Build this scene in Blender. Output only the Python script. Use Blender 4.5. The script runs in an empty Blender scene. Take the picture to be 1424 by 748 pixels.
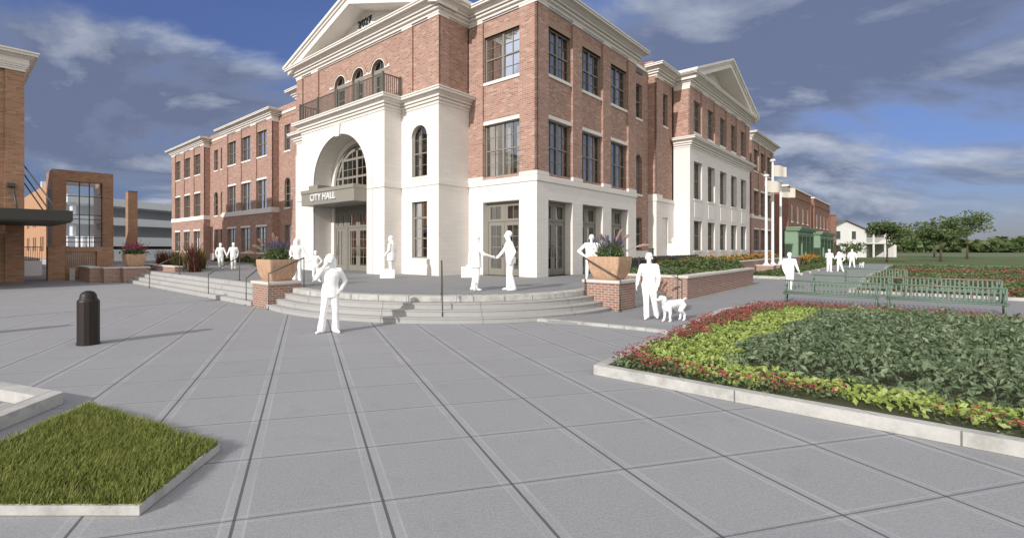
import bpy, bmesh, math, random
import numpy as np
from mathutils import Vector, Matrix
random.seed(7); rng = np.random.default_rng(7)
S = bpy.context.scene; COL = S.collection
R = math.radians; s2 = math.sqrt(.5)

# ------------------------------------------------------------------ frames
CX0, CY0 = 4.566, 21.1            # near corner of the city hall
H = 1.93; T = 0.62                # eye height, terrace height
def W(a, b, z=0.): return Vector((CX0 + s2*(a-b), CY0 + s2*(a+b), z))
def AB(X, Y):
    dx, dy = X-CX0, Y-CY0; return s2*(dx+dy), s2*(-dx+dy)

# ------------------------------------------------------------------ tags
def tag(o, label=None, cat=None, group=None, kind=None):
    if label: o['label'] = label
    if cat: o['category'] = cat
    if group: o['group'] = group
    if kind: o['kind'] = kind
    return o
def empty(name, loc, rz=0., label=None, cat=None, group=None):
    o = bpy.data.objects.new(name, None); COL.objects.link(o)
    o.location = loc; o.rotation_euler = (0, 0, rz); o.empty_display_size = .2
    return tag(o, label, cat, group)
def abthing(name, a, b, z, label, cat, group=None):
    return empty(name, W(a, b, z), R(45), label, cat, group)

# ------------------------------------------------------------------ mesh builder
class MB:
    def __init__(s): s.v = []; s.f = []; s.sm = []
    def add(s, vs, fs, smooth=False):
        n = len(s.v); s.v += [tuple(v) for v in vs]
        s.f += [tuple(i+n for i in f) for f in fs]; s.sm += [smooth]*len(fs)
    def quad(s, a, b, c, d): s.add([a, b, c, d], [(0, 1, 2, 3)])
    def box(s, x0, x1, y0, y1, z0, z1):
        s.add([(x, y, z) for z in (z0, z1) for y in (y0, y1) for x in (x0, x1)],
              [(0,2,3,1), (4,5,7,6), (0,1,5,4), (1,3,7,5), (3,2,6,7), (2,0,4,6)])
    def prism(s, poly, z0, z1):
        n = len(poly)
        ar = sum(poly[i][0]*poly[(i+1)%n][1]-poly[(i+1)%n][0]*poly[i][1] for i in range(n))
        if ar < 0: poly = poly[::-1]
        zz0 = z0 if hasattr(z0, '__len__') else [z0]*n
        s.add([(p[0], p[1], zz0[i]) for i, p in enumerate(poly)] + [(p[0], p[1], z1) for p in poly],
              [tuple(range(n-1, -1, -1)), tuple(range(n, 2*n))] + [(i, (i+1)%n, n+(i+1)%n, n+i) for i in range(n)])
    def tube(s, p0, p1, r0, r1=None, n=8, caps=True, smooth=True):
        r1 = r0 if r1 is None else r1
        p0, p1 = Vector(p0), Vector(p1); d = (p1-p0).normalized()
        u = d.orthogonal().normalized(); w = d.cross(u)
        vs = [p + (u*math.cos(t) + w*math.sin(t))*r for p, r in ((p0, r0), (p1, r1)) for t in [2*math.pi*i/n for i in range(n)]]
        s.add(vs, [(i, (i+1)%n, n+(i+1)%n, n+i) for i in range(n)], smooth)
        if caps: s.add(vs, [tuple(range(n-1, -1, -1)), tuple(range(n, 2*n))])
    def pipe(s, pts, r, n=8):
        for i in range(len(pts)-1): s.tube(pts[i], pts[i+1], r, n=n)
        for p in pts[1:-1]: s.ball(p, r, 8, 6)
    def ball(s, c, r, n=12, m=8, sc=(1, 1, 1)):
        vs = []; fs = []
        for j in range(m+1):
            t = math.pi*j/m
            for i in range(n):
                q = 2*math.pi*i/n
                vs.append((c[0]+r*sc[0]*math.sin(t)*math.cos(q), c[1]+r*sc[1]*math.sin(t)*math.sin(q), c[2]+r*sc[2]*math.cos(t)))
        for j in range(m):
            for i in range(n): fs.append((j*n+i, (j+1)*n+i, (j+1)*n+(i+1)%n, j*n+(i+1)%n))
        s.add(vs, fs, True)
    def lathe(s, c, prof, n=24, smooth=True):
        vs = []; fs = []
        for r, z in prof:
            for i in range(n):
                q = 2*math.pi*i/n; vs.append((c[0]+r*math.cos(q), c[1]+r*math.sin(q), c[2]+z))
        for j in range(len(prof)-1):
            for i in range(n): fs.append((j*n+i, j*n+(i+1)%n, (j+1)*n+(i+1)%n, (j+1)*n+i))
        s.add(vs, fs, smooth)
    def build(s, name, mat, parent=None, org=None, bevel=0, normals=True):
        me = bpy.data.meshes.new(name)
        vs = s.v if org is None else [(v[0]-org[0], v[1]-org[1], v[2]-org[2]) for v in s.v]
        me.from_pydata(vs, [], s.f); me.polygons.foreach_set('use_smooth', s.sm)
        if normals:
            bm = bmesh.new(); bm.from_mesh(me); bmesh.ops.remove_doubles(bm, verts=bm.verts, dist=1e-5)
            bmesh.ops.recalc_face_normals(bm, faces=bm.faces); bm.to_mesh(me); bm.free()
        me.materials.append(mat); me.update()
        o = bpy.data.objects.new(name, me); COL.objects.link(o)
        if parent: o.parent = parent
        if bevel:
            m = o.modifiers.new('bevel', 'BEVEL'); m.width = bevel; m.segments = 2; m.limit_method = 'ANGLE'
        return o

def mould(mb, path, prof, side=1):
    """profile (out, z) swept along a horizontal polyline with mitred corners; side=+1: outside on the right"""
    n = len(path); P = [Vector((p[0], p[1])) for p in path]; off = []
    for i in range(n):
        ns = []
        for j in (i-1, i):
            if 0 <= j < n-1:
                d = (P[j+1]-P[j]).normalized(); ns.append(Vector((d.y, -d.x))*side)
        if len(ns) == 2:
            m = (ns[0]+ns[1]); m = m/ (1+ns[0].dot(ns[1]))
        else: m = ns[0]
        off.append(m)
    vs = [(P[i].x+off[i].x*o, P[i].y+off[i].y*o, z) for i in range(n) for o, z in prof]
    k = len(prof); fs = []
    for i in range(n-1):
        for j in range(k-1): fs.append((i*k+j, i*k+j+1, (i+1)*k+j+1, (i+1)*k+j))
    fs += [tuple(range(k)), tuple((n-1)*k+j for j in range(k-1, -1, -1))]
    mb.add(vs, fs)

class Face:
    """vertical plane: 'L' is x=p (seen from -x, u=y), 'R' is y=p (seen from -y, u=x); d is depth into the wall"""
    def __init__(s, k, p): s.k = k; s.p = p
    def __call__(s, u, z, d=0.): return (s.p+d, u, z) if s.k == 'L' else (u, s.p+d, z)
    def box(s, mb, u0, u1, z0, z1, d0, d1):
        if s.k == 'L': mb.box(s.p+d0, s.p+d1, u0, u1, z0, z1)
        else: mb.box(u0, u1, s.p+d0, s.p+d1, z0, z1)
NA = 12
def arch_pts(u0, u1, z1):
    r = (u1-u0)/2; uc = (u0+u1)/2; zc = z1-r
    return [(uc-r*math.cos(math.pi*i/(2*NA)), zc+r*math.sin(math.pi*i/(2*NA))) for i in range(2*NA+1)]
def wall(mb, F, u0, u1, z0, z1, ops=(), d=0.):
    us = sorted(set([u0, u1]+[x for o in ops for x in (o['u0'], o['u1'])]))
    zs = sorted(set([z0, z1]+[x for o in ops for x in (o['z0'], o['z1'])]))
    us = [u for u in us if u0 <= u <= u1]; zs = [z for z in zs if z0 <= z <= z1]
    for i in range(len(us)-1):
        for j in range(len(zs)-1):
            um, zm = (us[i]+us[i+1])/2, (zs[j]+zs[j+1])/2
            if any(o['u0'] < um < o['u1'] and o['z0'] < zm < o['z1'] for o in ops): continue
            mb.quad(F(us[i], zs[j], d), F(us[i+1], zs[j], d), F(us[i+1], zs[j+1], d), F(us[i], zs[j+1], d))
    for o in ops:
        a, b, c, e, rd = o['u0'], o['u1'], o['z0'], o['z1'], o.get('rd', .2)+d
        if o.get('arch'):
            P = arch_pts(a, b, e)
            for i in range(NA):
                mb.add([F(a, e, d), F(*P[i], d), F(*P[i+1], d)], [(0, 1, 2)])
                mb.add([F(b, e, d), F(*P[NA+i], d), F(*P[NA+i+1], d)], [(0, 1, 2)])
            per = [(a, c)]+P+[(b, c)]
        else: per = [(a, c), (a, e), (b, e), (b, c)]
        for i in range(len(per)):
            p, q = per[i], per[(i+1) % len(per)]
            mb.quad(F(*p, d), F(*q, d), F(*q, rd), F(*p, rd))

# ------------------------------------------------------------------ materials
def new_mat(name):
    m = bpy.data.materials.new(name); m.use_nodes = True; nt = m.node_tree
    return m, nt, nt.nodes['Principled BSDF']
def N(nt, typ, ins=None, **kw):
    n = nt.nodes.new(typ)
    for k, v in kw.items(): setattr(n, k, v)
    for k, v in (ins or {}).items():
        if isinstance(v, bpy.types.NodeSocket): nt.links.new(v, n.inputs[k])
        else: n.inputs[k].default_value = v
    return n
def math_(nt, op, a, b=0., c=0.):
    n = N(nt, 'ShaderNodeMath', operation=op)
    for i, v in enumerate((a, b, c)):
        if isinstance(v, bpy.types.NodeSocket): nt.links.new(v, n.inputs[i])
        else: n.inputs[i].default_value = v
    return n.outputs[0]
def mixc(nt, f, a, b, blend='MIX'):
    n = N(nt, 'ShaderNodeMix', data_type='RGBA', blend_type=blend)
    for k, v in ((0, f), (6, a), (7, b)):
        if isinstance(v, bpy.types.NodeSocket): nt.links.new(v, n.inputs[k])
        else: n.inputs[k].default_value = v if k == 0 else (tuple(v)+(1,))[:4]
    return n.outputs[2]
def ramp(nt, f, stops):
    n = N(nt, 'ShaderNodeValToRGB', {0: f}); cr = n.color_ramp
    while len(cr.elements) < len(stops): cr.elements.new(.5)
    for e, (p, c) in zip(cr.elements, stops): e.position = p; e.color = tuple(c)+(1,) if len(c) == 3 else c
    return n.outputs[0]
def objco(nt): return N(nt, 'ShaderNodeTexCoord').outputs['Object']
def noise(nt, co, sc, det=4, rough=.6, out=0):
    return N(nt, 'ShaderNodeTexNoise', {'Vector': co, 'Scale': sc, 'Detail': det, 'Roughness': rough}).outputs[out]
def wallco(nt):
    tc = N(nt, 'ShaderNodeTexCoord'); sn = N(nt, 'ShaderNodeSeparateXYZ', {0: tc.outputs['Normal']})
    sp = N(nt, 'ShaderNodeSeparateXYZ', {0: tc.outputs['Object']})
    k = math_(nt, 'GREATER_THAN', math_(nt, 'ABSOLUTE', sn.outputs[0]), .6)
    u = N(nt, 'ShaderNodeMix', {0: k, 2: sp.outputs[0], 3: sp.outputs[1]}).outputs[0]
    kz = math_(nt, 'GREATER_THAN', math_(nt, 'ABSOLUTE', sn.outputs[2]), .7)
    v = N(nt, 'ShaderNodeMix', {0: kz, 2: sp.outputs[2], 3: sp.outputs[1]}).outputs[0]
    return N(nt, 'ShaderNodeCombineXYZ', {0: u, 1: v}).outputs[0], tc.outputs['Object']
def brick_mat(name, c1, c2, c3, mortar, w=.22, h=.075, ms=.011):
    m, nt, P = new_mat(name); uv, oc = wallco(nt)
    b = N(nt, 'ShaderNodeTexBrick', {'Vector': uv, 'Color1': (0, 0, 0, 1), 'Color2': (1, 1, 1, 1), 'Mortar': (.5, .5, .5, 1),
          'Scale': 1., 'Mortar Size': ms, 'Mortar Smooth': .25, 'Bias': 0., 'Brick Width': w, 'Row Height': h})
    col = ramp(nt, b.outputs[0], [(0, c1), (.42, c2), (.8, c2), (1, c3)])
    col = mixc(nt, math_(nt, 'MULTIPLY', noise(nt, oc, 2.2, 5), .55), col, tuple(x*.72 for x in c2))
    col = mixc(nt, math_(nt, 'MULTIPLY', ramp(nt, noise(nt, oc, .45, 7, .68), [(.45, (0, 0, 0)), (.7, (1, 1, 1))]), .30), col, tuple(x*.62 for x in c2))
    col = mixc(nt, math_(nt, 'MULTIPLY', noise(nt, oc, 26, 2), .35), col, tuple(min(1, x*1.35) for x in c2))
    col = mixc(nt, b.outputs[1], col, mortar)
    nt.links.new(col, P.inputs['Base Color']); P.inputs['Roughness'].default_value = .88
    P.inputs['Specular IOR Level'].default_value = .25
    bp = N(nt, 'ShaderNodeBump', {'Strength': .5, 'Distance': .012, 'Height': math_(nt, 'SUBTRACT', 1., b.outputs[1])})
    nt.links.new(bp.outputs[0], P.inputs['Normal']); return m
def stone_mat(name, c, w=.62, h=.2, joint=.006, jd=.86, stain=.12):
    m, nt, P = new_mat(name); uv, oc = wallco(nt)
    b = N(nt, 'ShaderNodeTexBrick', {'Vector': uv, 'Color1': (0, 0, 0, 1), 'Color2': (1, 1, 1, 1), 'Mortar': (.5, .5, .5, 1),
          'Scale': 1., 'Mortar Size': joint, 'Mortar Smooth': .3, 'Brick Width': w, 'Row Height': h})
    col = ramp(nt, b.outputs[0], [(0, tuple(x*.97 for x in c)), (1, tuple(min(1, x*1.03) for x in c))])
    col = mixc(nt, math_(nt, 'MULTIPLY', ramp(nt, noise(nt, oc, .9, 6, .65), [(.4, (0, 0, 0)), (.75, (1, 1, 1))]), stain), col, tuple(x*.75 for x in c))
    stv = N(nt, 'ShaderNodeMapping', {'Vector': oc, 'Scale': (3.2, 3.2, .22)}).outputs[0]
    col = mixc(nt, math_(nt, 'MULTIPLY', ramp(nt, noise(nt, stv, 1.6, 6, .65), [(.5, (0, 0, 0)), (.74, (1, 1, 1))]), stain*.7), col, (c[0]*.70, c[1]*.69, c[2]*.67))
    col = mixc(nt, math_(nt, 'MULTIPLY', noise(nt, oc, 40, 3), .12), col, tuple(x*.8 for x in c))
    col = mixc(nt, b.outputs[1], col, tuple(x*jd for x in c))
    nt.links.new(col, P.inputs['Base Color']); P.inputs['Roughness'].default_value = .8
    P.inputs['Specular IOR Level'].default_value = .3
    bp = N(nt, 'ShaderNodeBump', {'Strength': .35, 'Distance': .01, 'Height': math_(nt, 'SUBTRACT', 1., b.outputs[1])})
    nt.links.new(bp.outputs[0], P.inputs['Normal']); return m
def plain(name, c, rough=.6, var=.12, sc=8., metal=0., bump=0., spec=.4):
    m, nt, P = new_mat(name); oc = objco(nt)
    n1 = noise(nt, oc, sc, 5); col = mixc(nt, math_(nt, 'MULTIPLY', n1, var*2), c, tuple(x*.6 for x in c))
    nt.links.new(col, P.inputs['Base Color']); P.inputs['Roughness'].default_value = rough; P.inputs['Metallic'].default_value = metal
    P.inputs['Specular IOR Level'].default_value = spec
    if bump:
        bp = N(nt, 'ShaderNodeBump', {'Strength': bump, 'Distance': .02, 'Height': noise(nt, oc, sc*5, 4)})
        nt.links.new(bp.outputs[0], P.inputs['Normal'])
    return m
def glass_mat(name, tint, ior=1.55, rough=.02):
    m, nt, P = new_mat(name); nt.nodes.remove(P); out = nt.nodes['Material Output']
    fr = N(nt, 'ShaderNodeFresnel', {'IOR': ior}); tr = N(nt, 'ShaderNodeBsdfTransparent', {'Color': tint+(1,)})
    gl = N(nt, 'ShaderNodeBsdfGlossy', {'Roughness': rough, 'Color': (.95, .97, 1, 1)})
    f = math_(nt, 'MULTIPLY_ADD', fr.outputs[0], 1.6, .08)
    mx = N(nt, 'ShaderNodeMixShader', {0: f, 1: tr.outputs[0], 2: gl.outputs[0]})
    nt.links.new(mx.outputs[0], out.inputs[0]); return m
def leaf_mat(name, c1, c2, c3=None, sc=3., trans=.25):
    m, nt, P = new_mat(name); oc = objco(nt)
    ri = N(nt, 'ShaderNodeNewGeometry').outputs['Random Per Island']
    st = [(0, c1), (.6, c2)] + ([(1, c3)] if c3 else [])
    col = ramp(nt, ri, st)
    col = mixc(nt, math_(nt, 'MULTIPLY', noise(nt, oc, sc, 3), .6), col, tuple(x*.55 for x in c1))
    nt.links.new(col, P.inputs['Base Color']); P.inputs['Roughness'].default_value = .55; P.inputs['Specular IOR Level'].default_value = .3
    out = nt.nodes['Material Output']
    tl = N(nt, 'ShaderNodeBsdfTranslucent', {'Color': mixc(nt, 1., col, (1.2, 1.3, .6), 'MULTIPLY')})
    mx = N(nt, 'ShaderNodeMixShader', {0: trans, 1: P.outputs[0], 2: tl.outputs[0]})
    nt.links.new(mx.outputs[0], out.inputs[0]); return m

def kerb_mat():
    m, nt, P = new_mat('pale kerb concrete'); uv, oc = wallco(nt); geo = N(nt, 'ShaderNodeNewGeometry').outputs['Position']
    b = N(nt, 'ShaderNodeTexBrick', {'Vector': uv, 'Scale': 1., 'Mortar Size': .007, 'Mortar Smooth': .3, 'Brick Width': 1.35, 'Row Height': 40.})
    col = ramp(nt, noise(nt, geo, 3.2, 7, .68), [(.36, (.34, .335, .31)), (.5, (.47, .465, .44)), (.66, (.56, .55, .525))])
    col = mixc(nt, math_(nt, 'MULTIPLY', noise(nt, geo, 38, 3), .35), col, (.33, .32, .30))
    col = mixc(nt, b.outputs[1], col, (.16, .155, .15)); nt.links.new(col, P.inputs['Base Color']); P.inputs['Roughness'].default_value = .88
    bp = N(nt, 'ShaderNodeBump', {'Strength': .4, 'Distance': .01, 'Height': noise(nt, geo, 22, 4)}); nt.links.new(bp.outputs[0], P.inputs['Normal']); return m
M = {}
M['brick'] = brick_mat('red brick', (.20, .095, .07), (.395, .222, .172), (.60, .40, .325), (.44, .365, .315), w=.26, h=.09)
M['soldier'] = brick_mat('soldier brick', (.30, .18, .13), (.40, .25, .18), (.47, .31, .23), (.42, .34, .28), w=.075, h=.5)
M['brown'] = brick_mat('brown brick', (.22, .115, .07), (.38, .215, .135), (.52, .33, .21), (.36, .26, .19), w=.36, h=.1, ms=.012)
M['lowbrick'] = brick_mat('planter brick', (.17, .085, .062), (.30, .155, .115), (.42, .26, .20), (.46, .39, .34), w=.215, h=.072, ms=.012)
M['orange'] = brick_mat('orange brick', (.42, .22, .12), (.50, .28, .16), (.56, .33, .2), (.48, .33, .24), w=.6, h=.2)
M['shopbrick'] = brick_mat('shop brick', (.18, .08, .055), (.28, .13, .09), (.36, .19, .14), (.33, .24, .2), w=.3, h=.1)
M['stone'] = stone_mat('cream stone', (.78, .74, .695))
M['trim'] = stone_mat('cream trim', (.78, .74, .69), w=1.9, h=40., joint=.005, stain=.16)
M['kerbstone'] = kerb_mat()
M['granite'] = stone_mat('grey granite step', (.40, .395, .385), w=2.6, h=40., joint=.008, jd=.4, stain=.25)
M['capstone'] = plain('cap stone', (.62, .585, .54), .8, .12, 6.)
M['frame'] = plain('grey olive frame', (.235, .22, .185), .5, .06, 4.)
M['canopy'] = plain('taupe canopy metal', (.27, .255, .22), .45, .06, 2.)
M['darkcanopy'] = plain('dark olive canopy', (.045, .044, .036), .5, .1, 2.)
M['rail'] = plain('dark grey rail', (.075, .073, .065), .45, .1, 9.)
M['lettering'] = plain('silver letters', (.74, .74, .74), .5, .03, 9.)
M['numbers'] = plain('dark numerals', (.05, .05, .055), .5, .1, 9.)
M['glass'] = glass_mat('window glass', (.72, .74, .75))
M['clearglass'] = glass_mat('curtain wall glass', (.80, .84, .86), 1.25)
M['curtain'] = plain('tan curtain', (.74, .64, .50), .9, .15, 3.)
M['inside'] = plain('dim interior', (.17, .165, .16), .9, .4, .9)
M['roof'] = plain('roof sheet', (.16, .16, .17), .9, .2, 2.)
M['bronze'] = plain('dark brown bollard paint', (.022, .015, .014), .5, .2, 6.)
M['wood'] = None
M['white'] = plain('matte white figure', (.93, .93, .92), .9, .0, 2., spec=.1)
M['pole'] = plain('white pole paint', (.80, .80, .79), .35, .05, 4.)
M['flag'] = plain('beige flag cloth', (.62, .58, .50), .9, .12, 2.)
M['green'] = plain('sage green paint', (.20, .30, .20), .55, .12, 3.)
M['benchgreen'] = plain('green bench metal', (.14, .20, .155), .45, .12, 7.)
M['shopglass'] = plain('dark shop glass', (.05, .06, .06), .12, .2, 2., spec=.6)
M['whitewood'] = plain('white clapboard', (.78, .77, .75), .7, .1, 3.)
M['garage'] = plain('pale garage concrete', (.82, .83, .85), .85, .12, .5)
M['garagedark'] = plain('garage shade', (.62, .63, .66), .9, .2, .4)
M['fence'] = plain('weathered grey fence', (.085, .083, .075), .7, .2, 5.)
M['soil'] = plain('mossy soil', (.075, .080, .035), .95, .5, 5., bump=.6)
M['bark'] = plain('bark', (.09, .07, .05), .9, .4, 12., bump=.6)
M['steel'] = plain('brushed pipe', (.55, .56, .57), .4, .05, 4.)
M['silo'] = plain('white tank paint', (.82, .82, .82), .5, .05, 4.)
def wood_mat():
    m, nt, P = new_mat('tan ribbed planter'); oc = objco(nt)
    mp = N(nt, 'ShaderNodeMapping', {'Vector': oc, 'Scale': (9, 9, 1.1)})
    n1 = noise(nt, mp.outputs[0], 2.2, 5); n2 = noise(nt, oc, 45, 3)
    col = ramp(nt, n1, [(.3, (.38, .225, .14)), (.5, (.52, .335, .215)), (.72, (.62, .43, .30))])
    col = mixc(nt, math_(nt, 'MULTIPLY', n2, .3), col, (.36, .22, .14))
    nt.links.new(col, P.inputs['Base Color']); P.inputs['Roughness'].default_value = .75
    bp = N(nt, 'ShaderNodeBump', {'Strength': .25, 'Distance': .01, 'Height': n2}); nt.links.new(bp.outputs[0], P.inputs['Normal'])
    return m
M['wood'] = wood_mat()
def paving_mat(name, ang, sp, base, off=(0, 0), strong=1., spy=None):
    spy = spy or sp
    m, nt, P = new_mat(name)
    geo = N(nt, 'ShaderNodeNewGeometry').outputs['Position']
    mp = N(nt, 'ShaderNodeVectorRotate', {'Vector': geo, 'Angle': ang}, rotation_type='Z_AXIS')
    sp_ = N(nt, 'ShaderNodeSeparateXYZ', {0: mp.outputs[0]})
    def lines(sock, o, w, sp):
        t = math_(nt, 'ABSOLUTE', math_(nt, 'SUBTRACT', math_(nt, 'FRACT', math_(nt, 'ADD', math_(nt, 'DIVIDE', sock, sp), .5+o)), .5))
        t = math_(nt, 'MULTIPLY', t, sp)
        return t, math_(nt, 'LESS_THAN', t, w)
    tx, jx = lines(sp_.outputs[0], off[0], .012, sp); ty, jy = lines(sp_.outputs[1], off[1], .008, spy)
    bx = math_(nt, 'LESS_THAN', math_(nt, 'ABSOLUTE', math_(nt, 'SUBTRACT', tx, .082)), .009)
    by = math_(nt, 'LESS_THAN', math_(nt, 'ABSOLUTE', math_(nt, 'SUBTRACT', ty, .040)), .008)
    band = math_(nt, 'LESS_THAN', tx, .085)
    cell = N(nt, 'ShaderNodeCombineXYZ', {0: math_(nt, 'FLOOR', math_(nt, 'ADD', math_(nt, 'DIVIDE', sp_.outputs[0], sp), off[0])),
                                          1: math_(nt, 'FLOOR', math_(nt, 'ADD', math_(nt, 'DIVIDE', sp_.outputs[1], spy), off[1]))})
    wn = N(nt, 'ShaderNodeTexWhiteNoise', {'Vector': cell.outputs[0]}, noise_dimensions='2D').outputs[0]
    fs = N(nt, 'ShaderNodeMapping', {'Vector': mp.outputs[0], 'Scale': (1, 7, 1)}).outputs[0]
    col = mixc(nt, math_(nt, 'MULTIPLY', wn, .30), base, tuple(x*.78 for x in base))
    col = mixc(nt, math_(nt, 'MULTIPLY', ramp(nt, noise(nt, geo, .35, 6, .65), [(.38, (0, 0, 0)), (.7, (1, 1, 1))]), .32), col, tuple(x*.70 for x in base))
    col = mixc(nt, math_(nt, 'MULTIPLY', ramp(nt, noise(nt, fs, 11., 6, .75), [(.38, (0, 0, 0)), (.62, (1, 1, 1))]), .5), col, tuple(x*.70 for x in base))
    col = mixc(nt, math_(nt, 'MULTIPLY', ramp(nt, noise(nt, geo, 55., 3, .6), [(.42, (0, 0, 0)), (.6, (1, 1, 1))]), .34), col, tuple(x*1.35 for x in base))
    col = mixc(nt, math_(nt, 'MULTIPLY', ramp(nt, noise(nt, geo, 2.3, 8, .7), [(.55, (0, 0, 0)), (.72, (1, 1, 1))]), .28), col, tuple(x*.62 for x in base))
    worn = ramp(nt, noise(nt, geo, 1.1, 3), [(.38, (.25, .25, .25)), (.6, (1, 1, 1))])
    col = mixc(nt, math_(nt, 'MULTIPLY', math_(nt, 'MULTIPLY', bx, worn), .40*strong), col, tuple(min(1, x*1.5) for x in base))
    col = mixc(nt, math_(nt, 'MULTIPLY', math_(nt, 'MULTIPLY', by, worn), .35*strong), col, tuple(min(1, x*1.5) for x in base))
    col = mixc(nt, math_(nt, 'MULTIPLY', math_(nt, 'MULTIPLY', band, worn), .18*strong), col, tuple(min(1, x*1.5) for x in base))
    col = mixc(nt, math_(nt, 'MULTIPLY', jy, .6*strong), col, (.06, .06, .065))
    col = mixc(nt, math_(nt, 'MULTIPLY', jx, .76*strong), col, (.05, .05, .055))
    nt.links.new(col, P.inputs['Base Color']); P.inputs['Roughness'].default_value = .8; P.inputs['Specular IOR Level'].default_value = .3
    bp = N(nt, 'ShaderNodeBump', {'Strength': .25, 'Distance': .008, 'Height': noise(nt, fs, 14., 4)}); nt.links.new(bp.outputs[0], P.inputs['Normal'])
    return m
PAV = (.315, .317, .326)
M['plaza'] = paving_mat('plaza paving', R(-14.5), 1.061, PAV, (.461, .414), 1., 1.028)
M['terr'] = paving_mat('terrace paving', R(-45), 1.2, tuple(x*.80 for x in PAV), (0, 0), .45)
M['walk'] = paving_mat('walk paving', R(-45), 1.5, tuple(x*.88 for x in PAV), (.2, .3), .5)
def ground_mat():
    m, nt, P = new_mat('far ground'); geo = N(nt, 'ShaderNodeNewGeometry').outputs['Position']
    col = ramp(nt, noise(nt, geo, .03, 5), [(.4, (.09, .12, .05)), (.6, (.14, .16, .08))])
    nt.links.new(col, P.inputs['Base Color']); P.inputs['Roughness'].default_value = .95; return m
M['ground'] = ground_mat()
M['asphalt'] = plain('asphalt', (.085, .085, .09), .9, .25, .8, bump=.2)
M['lawnflat'] = plain('mown lawn', (.11, .15, .045), .95, .45, .35, bump=.4)
M['grass'] = leaf_mat('lawn blades', (.15, .19, .035), (.27, .30, .07), (.42, .42, .15), 6.)
M['lime'] = leaf_mat('lime leaves', (.26, .35, .075), (.44, .53, .15), (.58, .64, .27), 3.)
M['shrub'] = leaf_mat('dark green leaves', (.095, .145, .075), (.20, .26, .15), (.40, .45, .31), 2.5)
M['flowerleaf'] = leaf_mat('flower foliage', (.08, .13, .05), (.17, .23, .11), (.28, .34, .19), 3.)
M['red'] = leaf_mat('red petals', (.38, .07, .075), (.50, .13, .13), (.60, .24, .22), 5., .2)
M['orangef'] = leaf_mat('orange petals', (.55, .20, .03), (.65, .30, .05), (.72, .42, .10), 5., .2)
M['midgreen'] = leaf_mat('mid green leaves', (.075, .12, .045), (.14, .19, .075), (.24, .28, .13), 2.)
M['plume'] = leaf_mat('pink plume', (.66, .44, .42), (.76, .56, .53), (.84, .68, .64), 9., .3)
M['purple'] = leaf_mat('purple spike', (.09, .07, .16), (.15, .12, .24), (.24, .20, .34), 5., .2)
M['magenta'] = leaf_mat('magenta petals', (.35, .07, .14), (.46, .12, .20), (.55, .22, .30), 5., .2)
M['burgundy'] = leaf_mat('burgundy blades', (.10, .035, .03), (.17, .075, .045), (.26, .17, .07), 2., .2)
M['ochre'] = leaf_mat('ochre green blades', (.11, .10, .03), (.20, .17, .05), (.28, .24, .08), 2., .2)

# ------------------------------------------------------------------ foliage helpers
def leaves_mesh(name, pts, size, mat, parent=None, up=.35, asp=.5, jit=.35, org=(0, 0, 0), nrm=None, kind=None):
    """one diamond leaf per point"""
    pts = np.asarray(pts, float); n = len(pts)
    d = rng.normal(size=(n, 3)); d[:, 2] = np.abs(d[:, 2])*.8+up
    if nrm is not None: d = d*.8+nrm*1.2
    d /= np.linalg.norm(d, axis=1)[:, None]
    t = rng.normal(size=(n, 3)); t -= (t*d).sum(1)[:, None]*d; t /= np.linalg.norm(t, axis=1)[:, None]
    w = np.cross(d, t); L = (size*(1+jit*rng.uniform(-1, 1, n)))[:, None]
    v = np.stack([pts-t*L*.5, pts+w*L*asp*.5+d*L*.06, pts+t*L*.5, pts-w*L*asp*.5+d*L*.06], 1).reshape(-1, 3)-np.array(org)
    me = bpy.data.meshes.new(name); me.from_pydata(v.tolist(), [], np.arange(4*n).reshape(-1, 4).tolist())
    me.materials.append(mat); me.update()
    o = bpy.data.objects.new(name, me); COL.objects.link(o)
    if parent: o.parent = parent
    return o
def inpoly(P, poly):
    x, y = P[:, 0], P[:, 1]; c = np.zeros(len(P), bool); n = len(poly)
    for i in range(n):
        x0, y0 = poly[i]; x1, y1 = poly[(i+1) % n]
        m = ((y0 > y) != (y1 > y)) & (x < (x1-x0)*(y-y0)/(y1-y0+1e-12)+x0); c ^= m
    return c
def scatter(poly, n):
    p = np.array(poly); lo, hi = p.min(0), p.max(0); out = np.zeros((0, 2))
    while len(out) < n:
        q = rng.uniform(lo, hi, (n*2, 2)); out = np.vstack([out, q[inpoly(q, poly)]])
    return out[:n]
def edge_dist(P, poly):
    d = np.full(len(P), 1e9); n = len(poly)
    for i in range(n):
        a, b = np.array(poly[i]), np.array(poly[(i+1) % n]); e = b-a
        t = np.clip(((P-a)@e)/(e@e), 0, 1); d = np.minimum(d, np.linalg.norm(P-(a+t[:, None]*e), axis=1))
    return d
def wave(P, f, s=0):
    return np.sin(P[:, 0]*f+s)*np.cos(P[:, 1]*f*1.3+s*2)+.5*np.sin(P[:, 0]*f*2.3+P[:, 1]*f*1.9+s*3)
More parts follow.
